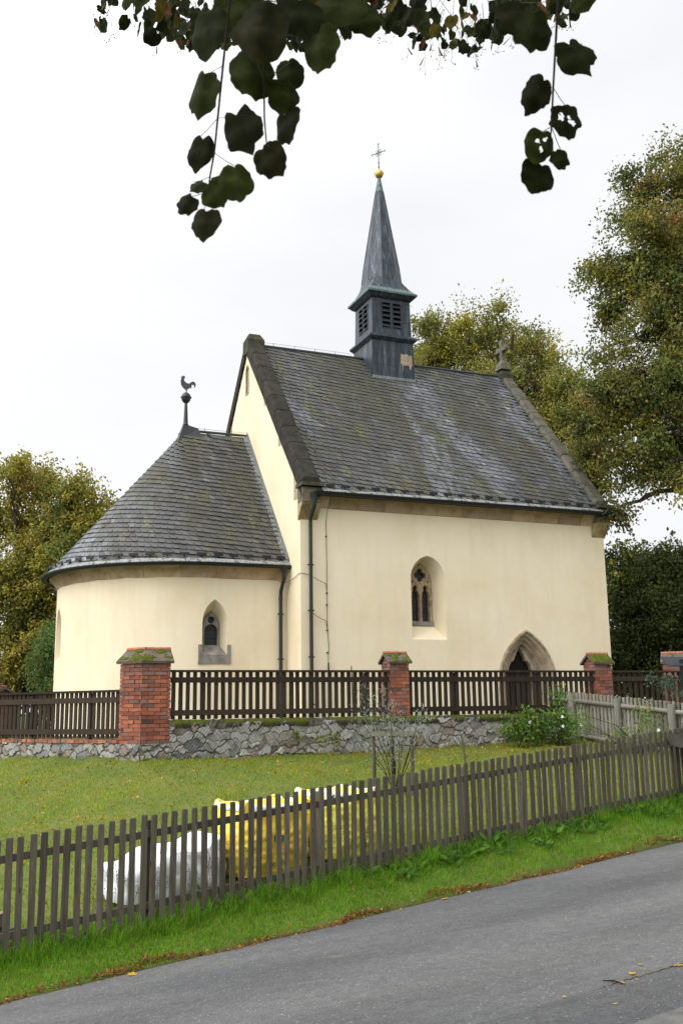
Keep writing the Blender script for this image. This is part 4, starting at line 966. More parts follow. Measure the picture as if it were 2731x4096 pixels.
# notice board post and stone gate pillar at the right edge
nb = thing('notice_board', 'black steel notice board with small sloping roof at the right edge', 'notice board')
MB().box((7.19, 21.45, 1.75), (.07, .07, 1.65), .3).build('post', M['black'], nb); MB().box((8.5, 21.85, 1.75), (.07, .07, 1.65), .3).build('post', M['black'], nb)
bt = MB()
for z in (1.98, 2.22, 2.4): bt.lathe([(0, 0), (.012, .0), (.012, .006), (0, .008)], (0, 0, 0), 8) if False else bt.box((7.18, 21.41, z), (.018, .012, .018))
MB().add([(6.85, 21.25, 2.43), (8.8, 21.85, 2.43), (8.7, 22.2, 2.62), (6.8, 21.6, 2.62), (6.85, 21.25, 2.455), (8.8, 21.85, 2.455), (8.7, 22.2, 2.645), (6.8, 21.6, 2.645)], [(0, 1, 2, 3), (4, 7, 6, 5), (0, 4, 5, 1), (1, 5, 6, 2), (2, 6, 7, 3), (3, 7, 4, 0)]).build('roof', M['lead'], nb)
MB().box((7.85, 21.62, 1.85), (1.2, .03, .75), .3).build('panel', M['notice'], nb)
gp_ = thing('gate_pillar', 'sandstone gate pillar with rough overhanging cap stone at the right edge', 'pillar')
gx, gy = 5.52, 15.6
def rough_block(c, d, rz, seed, amp):
    bm = bmesh.new(); bmesh.ops.create_cube(bm, size=1); bmesh.ops.subdivide_edges(bm, edges=bm.edges, cuts=7, use_grid_fill=True)
    for v in bm.verts:
        q = v.co*2; e_ = Vector((q.x*d[0]/2, q.y*d[1]/2, q.z*d[2]/2)); n_ = mnoise.noise_vector(e_*5+Vector((seed, 0, 0)))*amp+mnoise.noise_vector(e_*14+Vector((seed, 3, 0)))*amp*.5; v.co = e_+n_
    me = bpy.data.meshes.new('b'); bm.to_mesh(me); bm.free(); me.transform(Matrix.Translation(c) @ Matrix.Rotation(rz, 4, 'Z')); return me
mesh_obj('cap_stone', rough_block((gx, gy, 1.10), (.95, .6, .20), .5, 1, .03), M['coping'], gp_, 50); gp_.children[0].data.attributes
mesh_obj('shaft', rough_block((gx+.13, gy+.05, .25), (.62, .42, 1.5), .5, 2, .02), M['portal'], gp_, 50)
for ob in gp_.children:
    a_ = ob.data.color_attributes.new('Col', 'FLOAT_COLOR', 'POINT'); a_.data.foreach_set('color', np.ones(len(ob.data.vertices)*4, np.float32))
# heap of stones behind the fence on the left
for i, (a_, s_, sz, dsc) in enumerate(((-.02, .45, .30, 'flat ochre rubble stone on top of the small heap behind the pickets'), (.22, .42, .22, 'small squarish rubble stone at the right end of the heap behind the pickets'), (-.28, .5, .34, 'broad grey rubble stone at the left of the heap behind the pickets'), (.02, .34, .26, 'low rubble stone at the foot of the heap behind the pickets'))):
    x, y = to_xy(a_, s_); o = mesh_obj('rubble_stone', rough_block((0, 0, 0), (sz, sz*.7, sz*.42), 0, i*7+3, .03), M['rubble'], None, 50)
    at_ = o.data.color_attributes.new('Col', 'FLOAT_COLOR', 'POINT'); g = (.26, .21, .15) if i == 0 else (.17, .155, .14); at_.data.foreach_set('color', np.tile(np.array([*g, 1], np.float32), len(o.data.vertices)))
    o.location = (x, y, at(x, y)+(.29 if i == 0 else .09+.05*(i == 1))); o.rotation_euler = (random.uniform(-.2, .2), random.uniform(-.2, .2), random.uniform(0, 3)); tag(o, dsc, 'stone', 'stones heaped behind the picket fence')

# ------------------------------------------------------------------ big bags behind the picket fence
def bag(name, label, a_, s_, wx, wy, hgt, mat, seed, rim, rz=0, slump=0):
    x, y = to_xy(a_, s_); z = at(x, y)-.03; root = thing(name, label, 'bulk bag', (x, y, z), pang+rz, 'bulk bags behind the picket fence')
    n, m = 96, 44; V = []; F = []
    for j in range(m):
        t = j/(m-1)
        for i in range(n):
            th = 2*PI*i/n; c, s = math.cos(th), math.sin(th); k = 3.6; rr = (abs(c)**k+abs(s)**k)**(-1/k)
            cornr = max(0, abs(math.sin(2*th)))**3
            if t < .78: tt = t/.78; r = rr*(1+.07*math.sin(tt*PI)-.05*(1-tt)**4); zz = hgt*tt
            else:
                q = (t-.78)/.22; r = rr*(1-.02*q)*(1-q**1.6*.93); zz = hgt*(1+.02*math.sin(q*3))-.10*q*hgt*(q > .35)*(q-.35)
            px, py = wx/2*r*c, wy/2*r*s
            if slump: zz *= (1-slump*(.30+.55*max(0, min(1, (.4-px/wx))))*min(1, t*1.3)); zz += .05*math.sin(px*9+seed)*t
            wr = (mnoise.noise((th*2.2+seed, zz*15, seed))*.014 if not slump else mnoise.noise((px*3.2+seed, zz*4.5+px*3, seed))*.030)+mnoise.noise((px*5, py*5+zz*5, seed))*(.016 if not slump else .010)+mnoise.noise((th*5, zz*26+3, seed+2))*(.005 if not slump else .0015)
            if t < .9: zz += cornr*.055*max(0, (t-.5))*2*hgt*(1 if not slump else .3)
            V.append((px*(1+wr*2)+c*wr, py*(1+wr*2)+s*wr, zz+wr*.6))
    for j in range(m-1):
        for i in range(n): F.append((j*n+i, j*n+(i+1) % n, (j+1)*n+(i+1) % n, (j+1)*n+i))
    np_mesh('sack', V, np.array(F), mat, root, None, 180)
    if rim:
        rb_ = MB(); rg = []
        for q, (dr, dz) in enumerate(((1.0, -.02), (1.012, .0), (.98, .02), (.90, .01), (.80, -.03))):
            ring_ = []
            for i in range(n):
                th = 2*PI*i/n; c, s = math.cos(th), math.sin(th); rr = (abs(c)**3.6+abs(s)**3.6)**(-1/3.6)
                w_ = mnoise.noise((th*3, q*.7, seed+5))*.05+mnoise.noise((th*8, q, seed+6))*.028; cr_ = max(0, abs(math.sin(2*th)))**6*.07
                ring_.append((wx/2*rr*dr*c*(1+w_*.3), wy/2*rr*dr*s*(1+w_*.3), hgt*(1.0)+dz+w_*(1 if q else .4)+cr_*.6*(q in (1, 2))))
            rg.append(ring_)
        rb_.loft(rg); rb_.build('inner_liner', M['white'], root, 180)
        for (cx_, cy_) in ((-1, -1), (1, -1), (1, 1), (-1, 1)):
            lp = MB(); bx, by = cx_*wx*.42, cy_*wy*.42; hh = random.uniform(.06, .10)
            pts = [(bx-.10*cx_, by, hgt*.9), (bx-.07*cx_, by+.01, hgt+hh*.8), (bx-.03*cx_, by, hgt+hh), (bx+.01*cx_, by-.01, hgt+hh*.7), (bx+.04*cx_, by, hgt*.9)]
            V_ = [(p[0], p[1]+d, p[2]) for d in (-.03, .03) for p in pts]; lp.add(V_, [(i, i+1, i+6, i+5) for i in range(4)]+[(0, 1, 2, 3, 4), (9, 8, 7, 6, 5)])
            lp.build('lifting_loop', mat if random.random() < .6 else M['white'], root, 30)
    return root
def lettering(root, txt, size, px, pz_, yf, rz=0):
    cu = bpy.data.curves.new('lettering', 'FONT'); cu.body = txt; cu.size = size; cu.extrude = .002; cu.offset = size*.02
    o = bpy.data.objects.new('lettering', cu); link(o); bpy.context.view_layer.update(); me = ev_mesh(o); bpy.data.objects.remove(o, do_unlink=True)
    me.transform(Matrix.Translation((px, yf, pz_)) @ Matrix.Rotation(PI/2, 4, 'X')); me.materials.clear(); return mesh_obj('lettering', me, M['green'], root)
bag('bulk_bag', 'slumped white woven bulk bag lying left of the yellow bags', 2.12, .98, 1.32, .9, .74, M['white'], 21, False, .05, .62)
b1 = bag('bulk_bag', 'deep yellow bulk bag with dark green lettering, next to the white bag', 3.42, .98, 1.04, .92, .79, M['yellow'], 22, True, .0)
lettering(b1, 'g e t a', .15, -.34, .40, -.535)
b2 = bag('bulk_bag', 'bright lemon yellow bulk bag at the right end of the row', 4.55, 1.0, .92, .88, .77, M['yellow2'], 27, True, .03)
lettering(b2, 'k', .2, -.46, .70, -.50)
# ------------------------------------------------------------------ vegetation
cm3 = np.array(cam.matrix_world.to_3x3()); FPX = 35/24*1568
def ray_at(u, v, d):        # point seen at photo pixel (1568 wide) u, v at forward distance d
    q = cm3 @ np.array([(u-784)/FPX, -(v-1176)/FPX, -1.0]); q = q/q[1]*d; return np.array([q[0], q[1], q[2]+EYE])
def unit(v): return v/np.linalg.norm(v, axis=-1, keepdims=True)
def leaf_cloud(P, Dv, ln, wd, fold=.25):
    """rhombic leaves: P base (n,3), Dv direction (n,3)"""
    n = len(P); r = unit(rng.normal(size=(n, 3))); S = unit(np.cross(Dv, r)); Nn = np.cross(S, Dv)
    ln = np.broadcast_to(ln, (n,))[:, None]; wd = np.broadcast_to(wd, (n,))[:, None]
    V = np.stack([P, P+Dv*ln*.45+S*wd*.5+Nn*wd*fold, P+Dv*ln, P+Dv*ln*.45-S*wd*.5+Nn*wd*fold], 1).reshape(-1, 3)
    i = np.arange(n)*4; F = np.concatenate([np.stack([i, i+1, i+2], -1), np.stack([i, i+2, i+3], -1)]); return V, F
def tube_np(mb, p0, p1, r0, r1, sag=0, n=5, seg=5, wob=.0):
    p0, p1 = np.asarray(p0), np.asarray(p1); l = np.linalg.norm(p1-p0); P = []
    o = rng.normal(0, wob*l, (seg+1, 3)); o[0] = o[-1] = 0
    for k in range(seg+1): t = k/seg; P.append(p0+(p1-p0)*t+np.array([0, 0, sag*l*math.sin(t*PI)])+o[k])
    mb.tube(P, list(np.linspace(r0, r1, seg+1)), n); return P
def tree(name, label, base, blobs, leaf, nleaf, pal, trunk_r, group=None, hang=.5, clump=.62, seed=1, nclump=None, flat=.75, dens_in=.35, cat='tree', lean_top=None, attach=.62, width=.62):
    """blobs: (centre(3), radii(3)) world ellipsoids that together make the uneven crown"""
    global rng
    keep = rng; rng = np.random.default_rng(seed)
    root = thing(name, label, cat, (base[0], base[1], base[2]), 0, group); B3 = np.array(base, float)
    vols = np.array([r[0]*r[1]*r[2] for c, r in blobs])**.75; vols = vols/vols.sum(); nclump = nclump or int(nleaf/170)
    cl = []; own = []
    for bi, ((c, r), v) in enumerate(zip(blobs, vols)):
        m = max(3, int(round(nclump*v))); d = unit(rng.normal(size=(m, 3))); q = rng.random(m)**dens_in
        cl.append(np.array(c)+d*q[:, None]*np.array(r)*.95); own += [bi]*m
    cl = np.concatenate(cl); own = np.array(own); nc = len(cl)
    # wood
    top = np.array(lean_top if lean_top is not None else [np.mean(cl[:, 0]), np.mean(cl[:, 1]), np.percentile(cl[:, 2], 85)])
    tk = MB(); tp = []
    for k in range(9):
        t = k/8; p = B3*(1-t)+top*t+np.array([math.sin(k*1.7+seed), math.cos(k*1.3+seed), 0])*.12*min(1, k); tp.append(p)
    tk.tube(tp, [trunk_r*(1.35 if k == 0 else 1)*(1-.82*k/8) for k in range(9)], 10); tk.build('trunk', M['bark'], root, 60)
    br = MB()
    for bi, (c, r) in enumerate(blobs):
        c = np.array(c); hgt = c[2]-B3[2]; tt = np.clip((hgt*attach)/(top[2]-B3[2]), .12, .97); k = tt*8; i = min(int(k), 7); s0 = tp[i]+(tp[i+1]-tp[i])*(k-i)
        rl = trunk_r*(1-.82*tt)*.5; limb = tube_np(br, s0, c, rl, rl*.35, .06, 6, 6, .02)
        for j in np.where(own == bi)[0]:
            a_ = limb[rng.integers(2, 7)]; tube_np(br, a_, cl[j], rl*.3, .008, .05, 4, 4, .03)
    br.build('limbs', M['bark'], root)
    # leaves
    per = rng.gamma(3, 1/3, nc); per = np.maximum(6, per/per.sum()*nleaf).astype(int)
    ci = np.repeat(np.arange(nc), per); n = len(ci); csz = clump*rng.uniform(.6, 1.35, nc)
    off_ = np.clip(rng.normal(size=(n, 3)), -1.7, 1.7)*.5*csz[ci][:, None]*np.array([1, 1, flat])
    # sprays: leaves gather along a few shoots of each clump
    sh = unit(rng.normal(size=(nc*5, 3))+np.array([0, 0, -.15*hang]))*csz.repeat(5)[:, None]*1.25; pick = ci*5+rng.integers(0, 5, n); tpos = rng.random(n)
    spray = sh[pick]*tpos[:, None]+rng.normal(size=(n, 3))*.10; use = rng.random(n) < .6
    off_[use] = spray[use]; off_[:, 2] -= hang*.25*np.hypot(off_[:, 0], off_[:, 1])
    P = cl[ci]+off_; Dv = unit(rng.normal(size=(n, 3))*.8+np.array([0, 0, -hang])+off_*.4)
    V, F = leaf_cloud(P, Dv, leaf*rng.uniform(.65, 1.25, n), leaf*width*rng.uniform(.7, 1.2, n))
    pal_c = np.array([p[1] for p in pal]); w_ = np.array([p[0] for p in pal]); w_ = w_/w_.sum()
    base_i = rng.choice(len(pal), nc, p=w_); li = rng.choice(len(pal), n, p=w_); li = np.where(rng.random(n) < .84, base_i[ci], li)
    cc = pal_c[li]*rng.uniform(.65, 1.35, (n, 1))*rng.uniform(.75, 1.25, nc)[ci][:, None]
    np_mesh('crown', V, F, M['leaf'], root, np.repeat(cc, 4, 0)); rng = keep; rebase(root, base); return root
def px_blobs(lst, d, jit=1.5, seed=0, ky=1.0):
    r = np.random.default_rng(seed); out = []
    for (u, v, ru, rv) in lst:
        dd = d+r.uniform(-jit, jit); out.append((ray_at(u, v, dd), (ru*dd/FPX, (ru+rv)/2*dd/FPX*ky, rv*dd/FPX)))
    return out
OL, DG, YG, BR, OR, MG = (.185, .175, .042), (.065, .09, .026), (.31, .275, .045), (.18, .125, .04), (.38, .16, .05), (.12, .15, .036)
OB, MB_ = (.235, .225, .05), (.155, .19, .042)
# old lime at the right
lime = [(1365, 625, 50, 28), (1440, 480, 50, 40), (1450, 415, 40, 34), (1545, 470, 70, 70), (1540, 640, 70, 70), (1430, 660, 60, 40), (1540, 860, 70, 60), (1560, 370, 70, 60), (1500, 430, 75, 65), (1480, 525, 85, 55), (1390, 610, 70, 34), (1470, 620, 90, 65), (1570, 560, 80, 110), (1410, 715, 60, 42), (1490, 730, 95, 70), (1385, 800, 65, 38), (1460, 850, 110, 65), (1570, 790, 80, 120), (1385, 880, 65, 45), (1450, 940, 105, 55), (1560, 940, 90, 70),
        (1392, 960, 55, 42), (1420, 1035, 60, 34), (1530, 1050, 70, 50), (1345, 1036, 34, 14), (1432, 1100, 34, 48), (1428, 1160, 22, 20), (1540, 1110, 55, 32), (1470, 1000, 70, 45), (1555, 1030, 70, 60), (1490, 1080, 50, 40), (1565, 1100, 40, 50), (1680, 420, 120, 160), (1700, 700, 120, 190), (1700, 960, 120, 110), (1800, 600, 110, 200), (1800, 880, 100, 160)]
bx = ray_at(1725, 1600, 30.5); tree('lime_tree', 'tall lime tree with olive and orange autumn leaves overhanging the right end of the church', (bx[0], bx[1], 1.0), px_blobs(lime, 30.5, 1.2, 1), .13, 135000,
     [(5, OL), (3, MG), (2.2, DG), (1.6, YG), (.35, OR), (.35, BR)], .38, None, .7, .62, 11, nclump=640, attach=1.06)
bA = [(985, 745, 38, 45), (1010, 820, 60, 60), (965, 850, 35, 60), (990, 930, 60, 60), (1040, 760, 30, 40), (1000, 1050, 60, 60)]
b0 = ray_at(1000, 1600, 47); tree('lime_tree', 'lime tree with open yellow-green crown directly behind the turret', (b0[0], b0[1], 1.1), px_blobs(bA, 47, 2, 2), .165, 17000, [(4, OB), (3, YG), (2, MB_), (.6, DG)], .26, 'limes behind the church', .4, .8, 12, nclump=110)
bB = [(1115, 725, 60, 45), (1080, 790, 60, 60), (1160, 780, 70, 55), (1220, 790, 55, 50), (1110, 870, 80, 55), (1200, 870, 85, 60), (1255, 830, 45, 50), (1150, 950, 90, 60), (1250, 930, 70, 60), (1200, 1050, 80, 70)]
b0 = ray_at(1170, 1600, 47); tree('lime_tree', 'broad lime tree with the tallest crown behind the stone gable cross', (b0[0], b0[1], 1.1), px_blobs(bB, 47, 2.5, 3), .165, 31000, [(4, OB), (2.6, YG), (2.5, MB_), (.8, DG), (.2, BR)], .34, 'limes behind the church', .4, .85, 13, nclump=200)
bC = [(1300, 900, 60, 60), (1340, 960, 70, 60), (1280, 990, 60, 60), (1355, 1040, 60, 60), (1330, 1100, 60, 60), (1372, 1120, 35, 50), (1390, 950, 40, 50)]
b0 = ray_at(1330, 1600, 43); tree('lime_tree', 'lime tree with yellow lower leaves behind the right-hand gable slope', (b0[0], b0[1], 1.1), px_blobs(bC, 43, 1.5, 4), .16, 21000, [(4, OB), (3, YG), (2, MB_), (.8, DG)], .26, 'limes behind the church', .4, .75, 14, nclump=130)
# dark trees at lower right
bD = [(1430, 1300, 55, 55), (1480, 1380, 75, 65), (1420, 1410, 45, 70), (1450, 1490, 70, 60), (1500, 1330, 45, 40), (1400, 1530, 40, 50), (1500, 1560, 70, 50)]
b0 = ray_at(1460, 1640, 40); tree('hornbeam_tree', 'dark green dense tree beside the right corner of the church', (b0[0], b0[1], 1.1), px_blobs(bD, 40, 1.2, 5), .17, 30000, [(5, DG), (2, (.04, .06, .02)), (1.5, MG), (.3, YG)], .2, 'dark trees right of the church', .4, .75, 15, nclump=130)
bE = [(1540, 1290, 60, 45), (1590, 1330, 60, 60), (1545, 1380, 60, 60), (1600, 1440, 70, 70), (1550, 1480, 60, 55), (1560, 1560, 80, 50), (1650, 1380, 70, 120)]
b0 = ray_at(1590, 1640, 38); tree('hornbeam_tree', 'dark green dense tree behind the notice board at the right edge', (b0[0], b0[1], 1.1), px_blobs(bE, 38, 1.0, 6), .16, 26000, [(5, DG), (2, (.04, .06, .02)), (2, MG), (.5, YG)], .2, 'dark trees right of the church', .4, .75, 16, nclump=120)
bH = [(1420, 1520, 60, 90), (1520, 1500, 80, 100), (1620, 1500, 80, 110)]
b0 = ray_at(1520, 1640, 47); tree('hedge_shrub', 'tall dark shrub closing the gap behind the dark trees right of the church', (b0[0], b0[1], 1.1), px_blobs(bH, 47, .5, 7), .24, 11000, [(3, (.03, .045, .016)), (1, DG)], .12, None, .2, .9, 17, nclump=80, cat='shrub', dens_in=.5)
# walnut at the left
wal = [(20, 1100, 60, 45), (95, 1090, 60, 42), (160, 1110, 60, 42), (220, 1150, 50, 45), (40, 1180, 90, 60), (150, 1200, 95, 60), (235, 1210, 40, 45), (60, 1280, 100, 65), (170, 1290, 80, 60), (50, 1380, 90, 65), (140, 1370, 65, 60), (30, 1470, 60, 50), (110, 1450, 50, 45), (25, 1540, 40, 35), (-90, 1200, 80, 120), (-100, 1380, 80, 110)]
b0 = ray_at(20, 1640, 37); tree('walnut_tree', 'broad walnut tree with yellow-brown autumn leaves left of the apse', (b0[0], b0[1], 1.0), px_blobs(wal, 37, 1.5, 8), .165, 66000, [(5, (.31, .275, .045)), (3.0, (.22, .23, .045)), (1.6, (.22, .15, .035)), (1, MG), (.5, YG)], .3, None, .5, .7, 18, nclump=260, width=.5)
bF = [(100, 1530, 50, 55), (60, 1500, 60, 60), (20, 1570, 60, 60), (110, 1600, 60, 40), (80, 1440, 40, 50), (-50, 1530, 60, 80)]
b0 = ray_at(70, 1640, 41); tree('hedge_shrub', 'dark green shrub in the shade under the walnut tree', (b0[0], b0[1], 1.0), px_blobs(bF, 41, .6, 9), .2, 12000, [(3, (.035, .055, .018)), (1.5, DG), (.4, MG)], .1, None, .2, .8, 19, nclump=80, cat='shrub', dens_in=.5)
bG = [(112, 1470, 22, 45), (95, 1540, 30, 45), (110, 1590, 30, 30)]
b0 = ray_at(105, 1640, 33); tree('elder_shrub', 'blue-green leafy shrub against the left side of the apse', (b0[0], b0[1], 1.0), px_blobs(bG, 33, .3, 10), .11, 3500, [(3, (.10, .17, .05)), (1, MG)], .06, None, .4, .4, 20, nclump=36, cat='shrub')

# ---- grass
def blades(n, A, S, h, wd, lean, cols, seed, segs=2):
    r = np.random.default_rng(seed); P = gxyz(A, S); n = len(P)
    th = r.uniform(0, 2*PI, n); dirv = np.stack([np.cos(th), np.sin(th), 0*th], -1); ph = r.uniform(0, 2*PI, n); ld = np.stack([np.cos(ph), np.sin(ph), 0*ph], -1)
    l = (np.abs(r.normal(0, 1, n))*lean)[:, None]*h[:, None]; up = np.array([0, 0, 1.]); w2 = (wd/2)[:, None]
    mid = P+up*(h*.55)[:, None]+ld*l*.35; tip = P+up*(h*np.sqrt(np.maximum(.1, 1-np.minimum(.85, (l[:, 0]/h)**2*.6))))[:, None]+ld*l
    P = P-np.array([0, 0, .012])
    V = np.stack([P-dirv*w2, P+dirv*w2, mid+dirv*w2*.8, mid-dirv*w2*.8, tip], 1).reshape(-1, 3); i = np.arange(n)*5
    F = [np.stack([i, i+1, i+2, i+3], -1), np.stack([i+3, i+2, i+4], -1)]; return V, F, np.repeat(cols, 5, 0)
def vis(A, S, mu=260):
    P = gxyz(A, S)-np.array([0, 0, EYE]); q = P @ cm3; d = -q[:, 2]; u = 784+q[:, 0]/d*FPX; v = 1176-q[:, 1]/d*FPX; return (d > .3) & (u > -mu) & (u < 1568+mu) & (v < 2352+mu)
def gcol(n, r, pal, w_, nz=None):
    i = r.choice(len(pal), n, p=np.array(w_)/np.sum(w_)); return np.array(pal)[i]*r.uniform(.7, 1.3, (n, 1))
def fbm(x, y, f, seed): return np.array([mnoise.noise((a*f, b*f, seed)) for a, b in zip(x, y)])
GP_ = [(.14, .305, .018), (.175, .345, .02), (.095, .23, .016), (.23, .29, .05), (.30, .25, .09)]
# verge
r = np.random.default_rng(31); n = 105000; A = r.uniform(-3.2, 16, n); S = S_EDGE+.03+r.random(n)**.9*1.32; k = vis(A, S); A, S = A[k], S[k]
den = 1/(1+np.maximum(0, A)*.05); k = r.random(len(A)) < den; A, S = A[k], S[k]; n = len(A)
tuft = fbm(A, S, 1.6, 5)*.6+fbm(A, S, 5, 6)*.5
tall = np.clip((S+.42)/.38, 0, 1)*np.clip(1.1-np.abs(S-.02)/.55, .3, 1)
h = (.035+.035*r.random(n)) + tall*(.05+.20*np.clip(tuft+.35, 0, 1))*r.uniform(.3, 1.2, n); h *= np.clip((S-S_EDGE)/.12, .35, 1)
# long tufts leaning out at the foot of the fence
tn_ = 190; ta = np.concatenate([r.uniform(-2.5, 4.5, 120), r.uniform(4.5, 13, 70)]); ts = r.normal(-.10, .14, tn_); m_ = 34
A = np.concatenate([A, np.repeat(ta, m_)+r.normal(0, .05, tn_*m_)]); S = np.concatenate([S, np.repeat(ts, m_)+r.normal(0, .04, tn_*m_)])
h = np.concatenate([h, np.repeat(r.uniform(.12, .30, tn_), m_)*r.uniform(.5, 1.15, tn_*m_)]); tuft = np.concatenate([tuft, np.repeat(r.normal(0, .45, tn_), m_)]); n = len(A)
V, F, c = blades(n, A, S, h, r.uniform(.004, .0085, n), .85, gcol(n, r, GP_, [5, 4, 3, 1.0, .35])*(1+.35*tuft[:, None]), 32)
tag(np_mesh('verge_grass', V, F, M['grass'], None, c), 'long bright green grass on the verge between road and picket fence', 'grass', None, 'stuff')
# lawn
r = np.random.default_rng(33); n = 330000; A = r.uniform(-5, 24, n); S = r.uniform(.1, 14.5, n); k = vis(A, S, 120) & (S < s_wall(A)-.02); A, S = A[k], S[k]
dist = np.hypot(*(np.array(to_xy(A, S)))); k = r.random(len(A)) < np.clip(14/dist, .35, 1)**1.2; A, S, dist = A[k], S[k], dist[k]; n = len(A)
pat = fbm(A, S, .55, 8)*.7+fbm(A, S, 2.2, 9)*.5
edge = np.clip(1-(s_wall(A)-S)/.30, 0, 1)*.9; near = np.clip(1-np.abs(S-.35)/.8, 0, 1)
h = (.025+.03*r.random(n))*(1+.5*pat)+edge*.24*r.random(n)**1.5+near*.10*r.random(n)*np.clip(fbm(A, S, 1.1, 14)+.55, 0, 1)*1.6
lp = [(.16, .265, .010), (.235, .30, .013), (.34, .31, .024), (.12, .215, .010), (.42, .28, .06)]
c0 = gcol(n, r, lp, [5, 4, 2, 2, .7]); back = np.clip((S-3.5)/3.5, 0, 1)[:, None]*np.clip((A-6)/6, 0, 1)[:, None]
c0 = c0*(1+.38*pat[:, None]); yl = np.clip(fbm(A, S, .9, 21)*1.4+.25, 0, .8)[:, None]; c0 = c0*(1-yl)+c0*np.array([1.35, 1.08, .95])*yl; c0 = c0*(1-.35*back)+np.array([.15, .10, .03])*.35*back
V, F, c = blades(n, A, S, h, (.004+.00035*dist)*r.uniform(.7, 1.3, n), .8, c0, 34)
tag(np_mesh('lawn_grass', V, F, M['grass'], None, c), 'mown lawn grass between picket fence and rubble wall', 'grass', None, 'stuff')
# fallen leaves: litter on lawn, verge and along the asphalt edge
def litter(A, S, sz, pal, w_, seed, lift=.02, flat=.35):
    r = np.random.default_rng(seed); n = len(A); P = gxyz(A, S); P[:, 2] = np.where(S < S_EDGE, z_road(A, S)+.006, P[:, 2]+lift*r.random(n)); Dv = unit(np.stack([r.normal(size=n), r.normal(size=n), r.normal(size=n)*flat], -1))
    V, F = leaf_cloud(P, Dv, sz*r.uniform(.5, 1.4, n), sz*.6*r.uniform(.6, 1.3, n), .3); V[:, 2] = np.maximum(V[:, 2], np.repeat(P[:, 2], 4)); return V, F, np.repeat(gcol(n, r, pal, w_), 4, 0)
LP = [(.33, .13, .03), (.22, .08, .025), (.42, .26, .06), (.16, .075, .035), (.48, .36, .16)]
r = np.random.default_rng(41); A1 = r.uniform(-3, 20, 15000); S1 = r.uniform(.3, 9.3, 15000); pr = .12+.35*np.clip((S1-3)/5, 0, 1)+.75*np.clip((S1-4)/3, 0, 1)*np.clip((A1-6)/5, 0, 1); k = (r.random(15000) < pr) & (S1 < s_wall(A1)-.1); V, F, c = litter(A1[k], S1[k], .06, LP, [3, 2, 3, 2, 1.6], 42, .05)
tag(np_mesh('lawn_leaf_litter', V, F, M['leaf'], None, c), 'orange and tan fallen leaves scattered over the lawn', 'leaf litter', None, 'stuff')
n = 8000; A2_ = r.uniform(-4, 18, n); S2 = S_EDGE+.015+.06*np.sin(A2_*1.7)+.035*np.sin(A2_*5.3+1)+.02*np.sin(A2_*11)+np.abs(r.normal(0, .035, n))*np.where(r.random(n) < .22, -1.2, 1)
k = r.random(n) < np.clip(.55+fbm(A2_, S2*0, 1.3, 4)*1.1, .12, 1); V, F, c = litter(A2_[k], S2[k], .042, LP, [4, 4, 1.0, 3, .5], 43, .03, .7)
tag(np_mesh('kerbside_leaf_litter', V, F, M['leaf'], None, c), 'brown and orange leaf litter along the edge of the asphalt', 'leaf litter', None, 'stuff')
n = 420; A3 = r.uniform(-3, 15, n); S3 = r.uniform(-.95, -.1, n); V, F, c = litter(A3, S3, .045, LP, [3, 3, 1, 2, 1], 44, .07, .8)
tag(np_mesh('verge_leaf_litter', V, F, M['leaf'], None, c), 'single brown leaves caught in the verge grass', 'leaf litter', None, 'stuff')
# broad-leaved weeds and dry stalks at the foot of the picket fence
r = np.random.default_rng(51); P, Dd, ls, cs = [], [], [], []
for i in range(190):
    a = r.uniform(4.6, 14) if i < 150 else r.uniform(-2, 5); s = r.normal(-.12, .14) if i < 150 else r.normal(.15, .15); c0 = gxyz(np.array([a]), np.array([s]))[0]
    for j in range(r.integers(6, 15)):
        th = r.uniform(0, 2*PI); d = np.array([math.cos(th), math.sin(th), r.uniform(.2, 1.0)]); P.append(c0+np.array([0, 0, r.uniform(0, .06)])+d*r.uniform(0, .07)); Dd.append(d/np.linalg.norm(d)); ls.append(r.uniform(.06, .17)); cs.append(np.array([(.10, .22, .03), (.13, .27, .04), (.08, .16, .03)][r.integers(3)])*r.uniform(.7, 1.2))
V, F = leaf_cloud(np.array(P), np.array(Dd), np.array(ls), np.array(ls)*.38, .12); tag(np_mesh('broadleaf_weeds', V, F, M['grass'], None, np.repeat(np.array(cs), 4, 0)), 'broad-leaved green weeds along the foot of the picket fence', 'weeds', None, 'stuff')
st_ = MB()
for i in range(75):
    a = r.uniform(1.0, 4.6); s = r.uniform(.12, .42); p = gxyz(np.array([a]), np.array([s]))[0]; h_ = r.uniform(.3, .75); lx, ly = r.normal(0, .1, 2)*h_
    g = r.uniform(.5, 1.2); q = [p, p+np.array([lx*.4, ly*.4, h_*.6]), p+np.array([lx, ly, h_])]; st_.tube(q, [.0028, .0022, .0012], 3, (.10*g, .075*g, .045*g))
    for j in range(7): b_ = q[1]+(q[2]-q[1])*r.random(); e_ = b_+r.normal(0, .035, 3)+np.array([0, 0, .04]); st_.tube([b_, e_], .0012, 3, (.06*g, .045*g, .03*g)); st_.lathe([(0, -.006), (.006, 0), (0, .006)], e_, 4, (.035, .025, .02))
tag(st_.build('dry_weed_stalks', M['grass']), 'dry brown seed stalks in front of the bulk bags', 'weeds', None, 'stuff')

